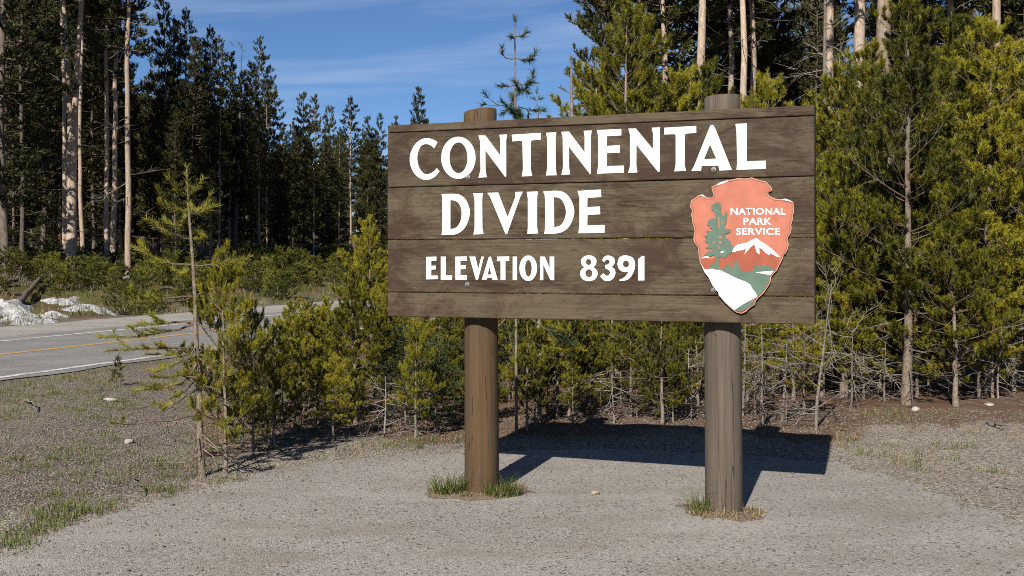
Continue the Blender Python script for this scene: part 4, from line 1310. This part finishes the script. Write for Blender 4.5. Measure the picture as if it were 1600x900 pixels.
RIGHT = [
 (1087, 24, None, 4, 'straight pale trunk above sign, left of the grey post top', 15, .95),
 (1095, 29, None, 6, 'thin pale trunk close beside the straight trunk above sign', 15, 1.0),
 (1141, 26, None, 1, 'pale trunk rising right behind the grey post top', 16, .9),
 (1168, 23, None, 6, 'left trunk of the close pair above the right of the sign', 15, .95),
 (1175, 24.5, None, 1, 'right trunk of the close pair above the right of the sign', 15, .9),
 (1035, 30, None, 2, 'dark bushy pine with grey trunk behind the bright young pines', 15, .95),
 (948, 31, None, 5, 'dark dense pine forming the sky edge above the sign', 12.0, .75),
 (985, 33, None, 3, 'dark dense pine behind the two bright young pines', 15, .9),
 (1120, 31, None, 3, 'dark dense pine behind the trunks above grey post', 15, .95),
 (1200, 33, None, 2, 'dark leafy pine left of the small sky gap', 11.5, 1.0),
 (1268, 36, None, 3, 'dark pine right of the small sky gap', 13, .9),
 (1292, 22, None, 4, 'straight tan trunk just above the upper right sign corner', 15, .85),
 (1330, 20.5, None, 4, 'grey knotted trunk left of the thickest tan trunk', 16, .95),
 (1342, 23.5, None, 1, 'thin tan trunk tucked behind the grey knotted trunk', 15, .85),
 (1364, 18.5, None, 4, 'thickest tan trunk leaning left behind the right hand pines', 15, 1.2),
 (1430, 31, None, 3, 'dark pine filling above the pale trunked pine', 15, 1.1),
 (1490, 24, None, 6, 'pale trunk glimpsed through the right hand pines', 15, 1.0),
 (1555, 20, None, 1, 'shadowed trunk with pale patches near the right edge', 15, 1.1),
 (1605, 24, None, 3, 'black shadowed pine in the upper right corner', 15, 1.1),
]
for px, D, top, v, lab, H, wd in RIGHT:
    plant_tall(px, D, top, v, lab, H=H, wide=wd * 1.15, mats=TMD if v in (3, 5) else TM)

# snags
def gen_snag(seed, H, r0, bend):
    rg = np.random.default_rng(seed)
    T, D_ = Wood(), Wood()
    P = curve((0, 0, -.2), (bend, 0, 1), H, 16, (-bend * 1.2, 0, .2), rg, .012)
    T.tube(P, r0, .012, 8)
    for i in range(int(H * 5)):
        q, t = along(P, rg.uniform(.25, 1)); az = rg.uniform(0, 6.28)
        dead_branch(D_, q, (math.cos(az), math.sin(az), rg.uniform(-.2, .7)), rg.uniform(.3, 1.0), rg, .012)
    return T.mesh('trunk'), None, D_.mesh('dead_branches'), None
x = gx(367, 53); tree('dead_tree', gen_snag(81, gz(62, 53) - .9, .13, .0), (M['dead_dark'], None, M['dead_dark'], None), (x, 53, float(height(x, 53))), 0, 1, 'bare dead treetop of fine grey twigs in the left skyline', 'dead tree')
x = gx(1283, 19.5); tree('dead_tree', gen_snag(82, 7.2, .07, .02), (M['dead'], None, M['dead'], None), (x, 19.5, 0), 1.0, 1, 'thin crooked dead trunk above the upper right sign corner', 'dead tree')

# the depth of the forest: trees that show only as dark trunks and foliage
frng = random.Random(5)
n = 0
placed = []
while n < 135:
    t = frng.uniform(17, 62); s = frng.uniform(8, 75)
    x, y = road_xy(t, s)
    px = 800 + F * x / y
    if not (-120 < px < 640) or y < 38: continue
    if any((x - a) ** 2 + (y - b) ** 2 < 4.5 for a, b in placed): continue
    placed.append((x, y)); n += 1
    # keep the skyline of the photograph: trees behind stay below it
    sk = np.interp(px, [-200, 150, 175, 240, 270, 300, 345, 420, 436, 475, 550, 600, 700], [-90, -60, 110, 150, 120, 120, 130, 170, 215, 190, 200, 205, 200])
    zb = float(height(x, y))
    H = min(17.5, gz(sk + frng.uniform(0, 60), y) - zb)
    v = frng.choice([3, 3, 2, 5, 5, 0, 1])
    H = max(H, 5)
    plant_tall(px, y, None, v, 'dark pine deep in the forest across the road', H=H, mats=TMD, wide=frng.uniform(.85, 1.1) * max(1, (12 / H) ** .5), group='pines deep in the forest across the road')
n = 0
while n < 60:
    y = frng.uniform(70, 150); px = frng.uniform(-80, 700)
    x = gx(px, y)
    if road_t(x, y) < 16 or any((x - a) ** 2 + (y - b) ** 2 < 8 for a, b in placed): continue
    placed.append((x, y)); n += 1
    sk = np.interp(px, [-200, 215, 300, 420, 436, 475, 600, 700], [60, 80, 120, 170, 215, 200, 205, 200])
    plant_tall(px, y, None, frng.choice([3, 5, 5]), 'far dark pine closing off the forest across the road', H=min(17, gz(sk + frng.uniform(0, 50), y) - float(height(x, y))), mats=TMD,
               wide=frng.uniform(1.1, 1.5), group='far pines closing off the forest')
n = 0
while n < 46:
    y = frng.uniform(31, 58); px = frng.uniform(905, 1750)
    x = gx(px, y)
    if road_t(x, y) > -4.0: continue
    if any((x - a) ** 2 + (y - b) ** 2 < 3.0 for a, b in placed): continue
    if 1195 < px < 1262 and y < 34: continue
    placed.append((x, y)); n += 1
    H = frng.uniform(11, 15)
    if px < 1000: H = min(H, gz(np.interp(px, [905, 950, 1000], [150, 40, -40]), y))
    if 1200 < px < 1255: H = gz(45, y)
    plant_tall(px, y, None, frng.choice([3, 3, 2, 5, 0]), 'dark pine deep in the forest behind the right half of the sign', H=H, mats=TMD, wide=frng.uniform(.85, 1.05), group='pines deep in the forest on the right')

# undergrowth: knee- to waist-high seedlings on the bank across the road
UM = (M['bark_young'], M['branch'], M['dead_dark'], M['needle_under'])
UV = [gen_young(300 + i, 1.0, .34, .04, per_m=150, nl=.06, nw=.009, whorl=.13, up=.3, deadness=.3) for i in range(4)]
n = 0
while n < 290:
    t = 8.0 + 7.5 * frng.random() ** .8; s = frng.uniform(6, 62)
    x, y = road_xy(t, s)
    px = 800 + F * x / y
    if not (-60 < px < 620): continue
    zb = float(height(x, y)); py = HOR - (zb - CAMZ) * F / y
    if (px < 60 and py > 462) or (75 < px < 170 and 462 < py < 503 and frng.random() < .8): continue
    n += 1
    h = frng.uniform(.30, .95) * (1 + .2 * (px > 380))
    e = tree('pine_seedling', UV[frng.randrange(4)], UM, (x, y, zb - .03), frng.uniform(0, 6.28), (h * 1.15, h * 1.15, h),
             'low green pine seedling on the bank across the road', 'seedling', 'pine seedlings on the bank across the road')

# ------------------------------------------------------------------ snow, logs
def blob(name, cx, cy, rx, ry, h, seed, mat, label, cat, rz=0):
    rg = np.random.default_rng(seed)
    nr, na = 14, 60
    v = []; ph = rg.uniform(0, 6.28, 6)
    cz = float(height(cx, cy))
    for i in range(nr + 1):
        u = i / nr
        for k in range(na):
            a = 2 * math.pi * k / na
            rad = u * (1 + .22 * math.sin(3 * a + ph[0]) + .14 * math.sin(5 * a + ph[1]) + .1 * math.sin(9 * a + ph[2]) + .06 * math.sin(17 * a + ph[3]))
            x = cx + rx * rad * math.cos(a) * math.cos(rz) - ry * rad * math.sin(a) * math.sin(rz)
            y = cy + rx * rad * math.cos(a) * math.sin(rz) + ry * rad * math.sin(a) * math.cos(rz)
            z = float(height(x, y)) + h * (1 - u ** 2.2) * (1 + .45 * math.sin(x * 5 + ph[4]) * math.sin(y * 4 + ph[5]) + .25 * math.sin(x * 13) * math.sin(y * 11)) - .04 * u
            v.append((x, y, z))
    f = [(i * na + k, i * na + (k + 1) % na, (i + 1) * na + (k + 1) % na, (i + 1) * na + k) for i in range(nr) for k in range(na)]
    v = np.array(v)
    o = np.array([cx, cy, cz]); me = np_mesh(name, v - o, np.array(f), True)
    ob = mk(name, me, mat, None, tuple(o))
    return tag(ob, label, cat)
def bank_pt(px, py):
    D = 15.0
    for _ in range(4000):
        x = gx(px, D)
        if CAMZ - (py - HOR) / F * D <= float(height(x, D)): break
        D += .02
    return gx(px, D), D
for i, (px, py, rx, ry, h, lab) in enumerate(((4, 487, .8, 1.3, .20, 'large snow patch at the left picture edge beside the road'), (40, 503, .7, .7, .10, 'small snow strip at the road edge, lower left'),
                                  (100, 473, .55, .8, .12, 'snow patch left of the speckled snow on the far bank'), (140, 484, .75, .9, .10, 'speckled snow patch among seedlings on the far bank'),
                                  (82, 495, .35, .5, .08, 'little snow lump low on the far bank'))):
    x, y = bank_pt(px, py)
    blob('snow_patch', x, y, rx, ry, h, 40 + i, M['snow'], lab, 'snow', .4)

def log(px0, py0, px1, py1, r, lab, mat, lift=.1):
    a = bank_pt(px0, py0); b = bank_pt(px1, py1)
    A = np.array([a[0], a[1], float(height(*a)) + r * .6]); B = np.array([b[0], b[1], float(height(*b)) + r * .6 + lift])
    rg = np.random.default_rng(int(abs(px0) * 10))
    e = empty('fallen_log', tuple(A)); tag(e, lab, 'log')
    P = np.array([A + (B - A) * t for t in np.linspace(0, 1, 10)]) - A
    P[1:-1] += rg.normal(size=(8, 3)) * .02
    W, Dd = Wood(), Wood()
    W.tube(P, r, r * .6, 8)
    for _ in range(9):
        q, t = along(P, rg.uniform(.1, 1)); dead_branch(Dd, q, unit(rg.normal(size=3) + UP * .6), rg.uniform(.2, .7), rg, .012, True)
    mk('log', W.mesh('log'), mat, e); mk('broken_limbs', Dd.mesh('limbs'), M['dead_dark'], e)
log(15, 490, 78, 433, .085, 'dark fallen log leaning up the bank beside the snow', M['bark_dark'], .25)
log(135, 428, 172, 438, .14, 'pale fallen log at the forest edge right of forked tree', M['dead'])
log(178, 436, 205, 441, .09, 'short pale fallen log at foot of the thick tan trunk', M['dead'])
log(-10, 450, 26, 446, .10, 'dark fallen log at the far left forest edge', M['bark_dark'])

# ------------------------------------------------------------------ ground cover
def in_view(x, y):
    px = 800 + F * x / y
    return (px > -60) & (px < 1660)
class Blades:
    def __init__(s): s.v = []; s.n = 0
    def tuft(s, x, y, z, n, rad, h, rg, lean=.5, w=.004):
        a = rg.uniform(0, 6.28, n); r = rad * np.sqrt(rg.random(n))
        bx = x + r * np.cos(a); by = y + r * np.sin(a); bz = np.full(n, z)
        hh = h * (.2 + 1.1 * rg.random(n) ** 1.4)
        la = a + rg.normal(size=n) * 1.1; ln = hh * rg.uniform(.1, 1.5, n) * lean
        wa = rg.uniform(0, 6.28, n); wx = np.cos(wa) * w / 2; wy = np.sin(wa) * w / 2
        mx = bx + np.cos(la) * ln * .35; my = by + np.sin(la) * ln * .35; mz = bz + hh * .6
        tx = bx + np.cos(la) * ln; ty = by + np.sin(la) * ln; tz = bz + hh * rg.uniform(.75, 1, n)
        q = np.stack([np.stack([bx - wx, by - wy, bz - .01], -1), np.stack([bx + wx, by + wy, bz - .01], -1),
                      np.stack([mx + wx * .8, my + wy * .8, mz], -1), np.stack([mx - wx * .8, my - wy * .8, mz], -1), np.stack([tx, ty, tz], -1)], 1)
        s.v.append(q)
    def mesh(s, name):
        q = np.concatenate(s.v); n = len(q)
        b = np.arange(n)[:, None] * 5
        f = np.concatenate([b + np.array([[0, 1, 2]]), b + np.array([[0, 2, 3]]), b + np.array([[3, 2, 4]])])
        return np_mesh(name, q.reshape(-1, 3), f)
gr = np.random.default_rng(21)
G, S = Blades(), Blades()
def hz(x, y): return float(height(x, y))
def tuft_at(px, py, n, rad, h, green=.6):
    x, y = ground_pt(px, py)
    G_n = int(n * green)
    if G_n: G.tuft(x, y, hz(x, y), G_n, rad, h, gr)
    if n - G_n: S.tuft(x, y, hz(x, y), n - G_n, rad * 1.2, h * .8, gr, .9, .003)
for px, py, n, rad, h, g_ in [(20, 745, 60, .10, .06, .7), (35, 855, 70, .10, .06, .8), (95, 802, 120, .16, .07, .8), (130, 795, 120, .18, .075, .8), (60, 826, 90, .15, .06, .8), (10, 860, 90, .15, .06, .8),
        (90, 815, 70, .12, .06, .8), (150, 800, 70, .15, .06, .6), (175, 793, 50, .12, .06, .5), (75, 817, 150, .16, .06, .8), (40, 836, 150, .16, .06, .8), (25, 843, 80, .2, .05, .6), (0, 852, 150, .16, .06, .8), (110, 802, 70, .2, .07, .6), (60, 800, 50, .25, .05, .5), (15, 825, 60, .25, .05, .5), (240, 768, 60, .08, .07, .6), (275, 765, 70, .08, .08, .7), (55, 735, 60, .1, .05, .8), (100, 720, 60, .12, .05, .8), (140, 728, 40, .08, .05, .8), (115, 650, 60, .2, .05, .7),
        (25, 660, 70, .2, .05, .7), (75, 600, 60, .3, .05, .7), (20, 620, 70, .3, .05, .7), (150, 640, 40, .2, .05, .6), (378, 752, 60, .06, .07, .6), (500, 715, 30, .06, .05, .7), (590, 700, 110, .16, .07, .5),
        (630, 700, 120, .16, .08, .55), (660, 690, 90, .12, .07, .5), (705, 690, 60, .1, .08, .6), (545, 708, 60, .1, .06, .6), (1385, 655, 150, .22, .08, .45), (1420, 660, 130, .22, .07, .45), (1475, 655, 90, .15, .05, .6),
        (1370, 712, 90, .16, .06, .6), (1415, 725, 90, .12, .08, .6), (1440, 735, 50, .1, .06, .6), (1490, 700, 120, .18, .06, .6), (1535, 730, 50, .1, .05, .6), (1320, 690, 80, .1, .14, .1), (1305, 700, 50, .1, .1, .15),
        (1340, 702, 50, .12, .06, .4), (1430, 672, 80, .2, .05, .5), (1480, 715, 40, .1, .05, .5), (1555, 735, 40, .06, .05, .6), (320, 735, 60, .12, .09, .4), (300, 750, 50, .1, .07, .4), (350, 752, 40, .1, .06, .5)]:
    tuft_at(px, py, n, rad, h, g_)
cnt = 0
while cnt < 700:      # thin scattered tufts over the verge
    x = gr.uniform(-8.5, 6.5); y = gr.uniform(5.5, 16)
    if not in_view(x, y) or in_poly(x, y, PAVE) or road_t(x, y) > -.4: continue
    if x > -2 and y > 9.6: continue
    if wav(x * 2, y * 2) < gr.uniform(-.4, .35): continue
    cnt += 1
    nb = gr.integers(6, 34)
    if x < -2: G.tuft(x, y, hz(x, y), nb, gr.uniform(.03, .14), gr.uniform(.025, .06), gr)
    S.tuft(x, y, hz(x, y), int(nb * .7), gr.uniform(.03, .14), gr.uniform(.02, .06), gr, 1.1, .003)
for s in np.arange(-6, 26, .12):     # along the road edge
    x, y = road_xy(-.35 - gr.random() * .5, s)
    if in_view(x, y): (G if gr.random() < .6 else S).tuft(x, y, hz(x, y), 14, .12, .05, gr)
cnt = 0
while cnt < 750:      # coarse growth on the far bank
    t = gr.uniform(7.4, 15); s = gr.uniform(4, 50)
    x, y = road_xy(t, s)
    if not in_view(x, y): continue
    cnt += 1
    (G if gr.random() < .65 else S).tuft(x, y, hz(x, y), 30, .4, .19, gr, .7, .014)
tag(mk('grass', G.mesh('grass'), M['grass']), 'thin short green grass tufts scattered over the gravel verge', 'grass', kind='stuff')
tag(mk('dry_grass', S.mesh('dry_grass'), M['straw']), 'dry straw coloured grass scattered over the verge', 'grass', kind='stuff')

# grass clumps at the feet of the posts
def clump(spots, cx, cy, lab, seed, rad_soil):
    rg = np.random.default_rng(seed)
    e = empty('grass_clump', (cx, cy, 0)); tag(e, lab, 'grass')
    g1, g2 = Blades(), Blades()
    for dx, dy, n, r, h, nd in spots:
        if n: g1.tuft(dx, dy, .012, int(n * 1.3), r * 1.1, h * 1.25, rg, .95, .0034); g2.tuft(dx, dy, .012, n // 4, r, h * 1.1, rg, 1.0, .003)
        if nd: g2.tuft(dx, dy, .012, nd, r * 1.25, h * .6, rg, 1.5, .004)
    if g1.v: mk('green_blades', g1.mesh('blades'), M['grass'], e)['kind'] = 'stuff'
    mk('dry_blades', g2.mesh('dry'), M['straw'], e)['kind'] = 'stuff'
    na, nr = 48, 6; v = []; ph = rg.uniform(0, 6.28, 4)
    for i in range(nr + 1):
        u = i / nr
        for k in range(na):
            a = 2 * math.pi * k / na
            r = u * (1 + .2 * math.sin(2 * a + ph[0]) + .12 * math.sin(5 * a + ph[1]) + .08 * math.sin(11 * a + ph[2]))
            v.append((rad_soil[0] * r * math.cos(a), rad_soil[1] * r * math.sin(a), .007 + .011 * (1 - u * u) + .004 * math.sin(9 * a + 13 * u + ph[3]) * (1 - u)))
    f = [(i * na + k, i * na + (k + 1) % na, (i + 1) * na + (k + 1) % na, (i + 1) * na + k) for i in range(nr) for k in range(na)]
    mk('soil', np_mesh('soil', np.array(v), np.array(f), True), M['soil'], e)
ms, N2, L2, B2 = new_mat('soil_litter')
vv = n_coord(N2, L2)
L2.new(n_mix(N2, L2, n_map(N2, L2, n_noise(N2, L2, vv, 70, 6), .35, .65), (.08, .05, .03), (.26, .19, .13)), B2.inputs['Base Color'])
B2.inputs['Roughness'].default_value = .95
n_bump(N2, L2, B2, n_noise(N2, L2, vv, 110, 5), .8, .01)
M['soil'] = ms
pl, pr = post_xy
clump([(-.20, -.07, 150, .075, .11, 40), (-.14, -.04, 90, .05, .11, 15), (-.27, -.06, 40, .05, .07, 25), (.13, -.13, 130, .075, .10, 30), (.20, -.10, 80, .05, .08, 30), (.06, -.15, 45, .04, .07, 20), (-.05, -.17, 0, .10, .04, 50),
       (-.08, -.18, 22, .03, .05, 12)], pl[0], pl[1], 'green grass clump around the foot of the brown post', 3, (.30, .25))
clump([(-.13, -.03, 90, .05, .11, 60), (-.16, -.08, 30, .05, .07, 90), (-.05, -.13, 0, .1, .06, 90), (.08, -.13, 12, .10, .06, 110), (.14, -.06, 8, .06, .05, 60)], pr[0], pr[1], 'dry straw clump around the foot of the grey post', 4, (.25, .21))

# loose stones
OCT = np.array([(1, 0, 0), (-1, 0, 0), (0, 1, 0), (0, -1, 0), (0, 0, 1), (0, 0, -1)], float)
OF = np.array([(0, 2, 4), (2, 1, 4), (1, 3, 4), (3, 0, 4), (2, 0, 5), (1, 2, 5), (3, 1, 5), (0, 3, 5)])
def stones(n, region, smin, smax, seed):
    rg = np.random.default_rng(seed)
    x = rg.uniform(-8.5, 7.5, n * 4); y = rg.uniform(5.2, 14.5, n * 4)
    ok = in_view(x, y) & (road_t(x, y) < -.3)
    ins = in_poly(x, y, PAVE); pd = poly_dist(x, y, EDGE)
    if region == 'verge': ok &= ~ins & ((x < -1.6) | (y < 10.8)) & (rg.random(n * 4) < np.clip(1.3 - pd * .12, .35, 1))
    elif region == 'edge': ok &= (pd < .22)
    else: ok &= ins & (rg.random(n * 4) < np.clip(.75 - pd * .35, .12, 1))
    x, y = x[ok][:n], y[ok][:n]; m = len(x)
    s = smin * (smax / smin) ** (rg.random(m) ** 2.2)
    z = np.where(in_poly(x, y, PAVE), .006, height(x, y)) + s * .25
    V = OCT[None] * s[:, None, None] * rg.uniform(.6, 1.2, (m, 6, 1)) * np.array([1, 1, .62])
    a = rg.uniform(0, 6.28, m); c, sn = np.cos(a)[:, None], np.sin(a)[:, None]
    V = np.stack([V[..., 0] * c - V[..., 1] * sn, V[..., 0] * sn + V[..., 1] * c, V[..., 2] + V[..., 0] * .2], -1)
    V += np.stack([x, y, z], -1)[:, None, :]
    Fc = OF[None] + (np.arange(m) * 6)[:, None, None]
    return np_mesh('stones', V.reshape(-1, 3), Fc.reshape(-1, 3))
mst, N3, L3, B3 = new_mat('loose_stone')
g3 = N3.new('ShaderNodeNewGeometry')
rp = N3.new('ShaderNodeValToRGB'); L3.new(g3.outputs['Random Per Island'], rp.inputs[0])
els = rp.color_ramp.elements
els[0].position = 0; els[0].color = (.06, .048, .037, 1); els[1].position = 1; els[1].color = (.235, .205, .17, 1)
for p_, c_ in ((.3, (.11, .09, .07, 1)), (.6, (.155, .128, .10, 1)), (.9, (.195, .165, .135, 1))):
    e_ = els.new(p_); e_.color = c_
L3.new(rp.outputs[0], B3.inputs['Base Color']); B3.inputs['Roughness'].default_value = .9
tag(mk('gravel', stones(60000, 'verge', .004, .012, 1), mst), 'loose grey gravel strewn over the verge', 'gravel', kind='stuff')
tag(mk('edge_gravel', stones(8000, 'edge', .004, .014, 2), mst), 'loose gravel along the ragged paving edge', 'gravel', kind='stuff')
tag(mk('pavement_grit', stones(7000, 'pave', .003, .014, 3), mst), 'fine stone chips lying on the paved pull-out', 'gravel', kind='stuff')

def rock(px, py, size, seed, mat, lab, flat=.6, name='rock'):
    x, y = ground_pt(px, py)
    bm = bmesh.new(); bmesh.ops.create_icosphere(bm, subdivisions=2, radius=1)
    rg = np.random.default_rng(seed)
    pl_ = rg.normal(size=(7, 3)); pl_ /= np.linalg.norm(pl_, axis=1, keepdims=True)
    for v in bm.verts:
        c = np.array(v.co)
        for q in pl_:
            d = c @ q
            if d > .68: c = c - q * (d - .68)
        v.co = Vector((c[0] * size[0], c[1] * size[1], c[2] * size[2]))
    me = bpy.data.meshes.new(name); bm.to_mesh(me); bm.free()
    zz = .006 if in_poly(np.array(x), np.array(y), PAVE) else hz(x, y)
    o = mk(name, me, mat, None, (x, y, zz + size[2] * .45)); o.rotation_euler = (0, 0, seed)
    return tag(o, lab, 'rock')
rk_b = mat_plain('rock_brown', (.26, .21, .15), .9, .3, 40); rk_w = mat_plain('rock_white', (.34, .31, .275), .8, .15, 30); rk_g = mat_plain('rock_grey', (.30, .28, .25), .9, .25, 40)
rock(930, 774, (.034, .026, .018), 3, rk_b, 'small brown stone lying on the paving between the posts')
rock(1545, 636, (.07, .05, .022), 5, rk_w, 'flat white stone on red needle litter at far right')
rock(202, 694, (.05, .04, .03), 8, rk_g, 'pale grey rock on the verge left of the foreground pine')
rock(172, 632, (.09, .05, .025), 9, rk_g, 'flat grey rock on the verge near the lone sapling')
rock(1430, 648, (.05, .04, .025), 10, rk_w, 'pale stone at the foot of the thin pale stemmed pine')

# sticks
def stick(px0, py0, px1, py1, r, lab, arch=.03, mat=None):
    a = ground_pt(px0, py0); b = ground_pt(px1, py1)
    A = np.array([*a, hz(*a) + r + .006]); B = np.array([*b, hz(*b) + r + .006])
    rg = np.random.default_rng(int(abs(px0) + py0))
    P = np.array([A + (B - A) * t + UP * arch * math.sin(math.pi * t) for t in np.linspace(0, 1, 8)]) - A
    P[1:-1] += rg.normal(size=(6, 3)) * .008
    W = Wood(); W.tube(P, r, r * .4, 5)
    for _ in range(3):
        q, t = along(P, rg.uniform(.3, .9)); W.tube(curve(q, rotz(t, rg.choice([-1, 1]) * .7) + UP * .2, rg.uniform(.04, .14), 4, (0, 0, 0), rg, .15), r * .5, .001, 3)
    o = mk('fallen_stick', W.mesh('stick'), mat or M['dead'], None, tuple(A)); return tag(o, lab, 'stick')
stick(38, 632, 58, 652, .012, 'short bent stick on the grassy verge at far left', .05)
stick(1540, 672, 1568, 680, .012, 'dark short stick on the gravel at far right', .01, M['dead_dark'])
stick(207, 752, 226, 776, .006, 'thin dry stick at the paving edge left of foreground pine', .02)
stick(1432, 722, 1444, 706, .005, 'thin dry twig on the gravel right of the sign shadow', .02)
stick(1555, 760, 1590, 762, .006, 'thin reddish twig on the paving at far right', .005)
W = Wood(); rg_ = np.random.default_rng(55)
cnt = 0
while cnt < 420:
    x = rg_.uniform(-4, 7); y = rg_.uniform(8, 12.5)
    ln_ = np.interp(x, [-4, -2.2, -1.2, 0, 2.6, 4, 7], [9, 7.9, 8.6, 8.9, 9.3, 10, 10.2])
    if y < ln_ or not in_view(x, y) or road_t(x, y) > -1.5: continue
    cnt += 1
    az = rg_.uniform(0, 6.28)
    P = curve((x, y, hz(x, y) + .006), (math.cos(az), math.sin(az), .08), rg_.uniform(.08, .45), 5, (0, 0, -.2), rg_, .12)
    W.tube(P, .004, .0015, 3)
tag(mk('fallen_twigs', W.mesh('twigs'), M['dead']), 'litter of fine grey fallen twigs under the young pines', 'twigs', kind='stuff')
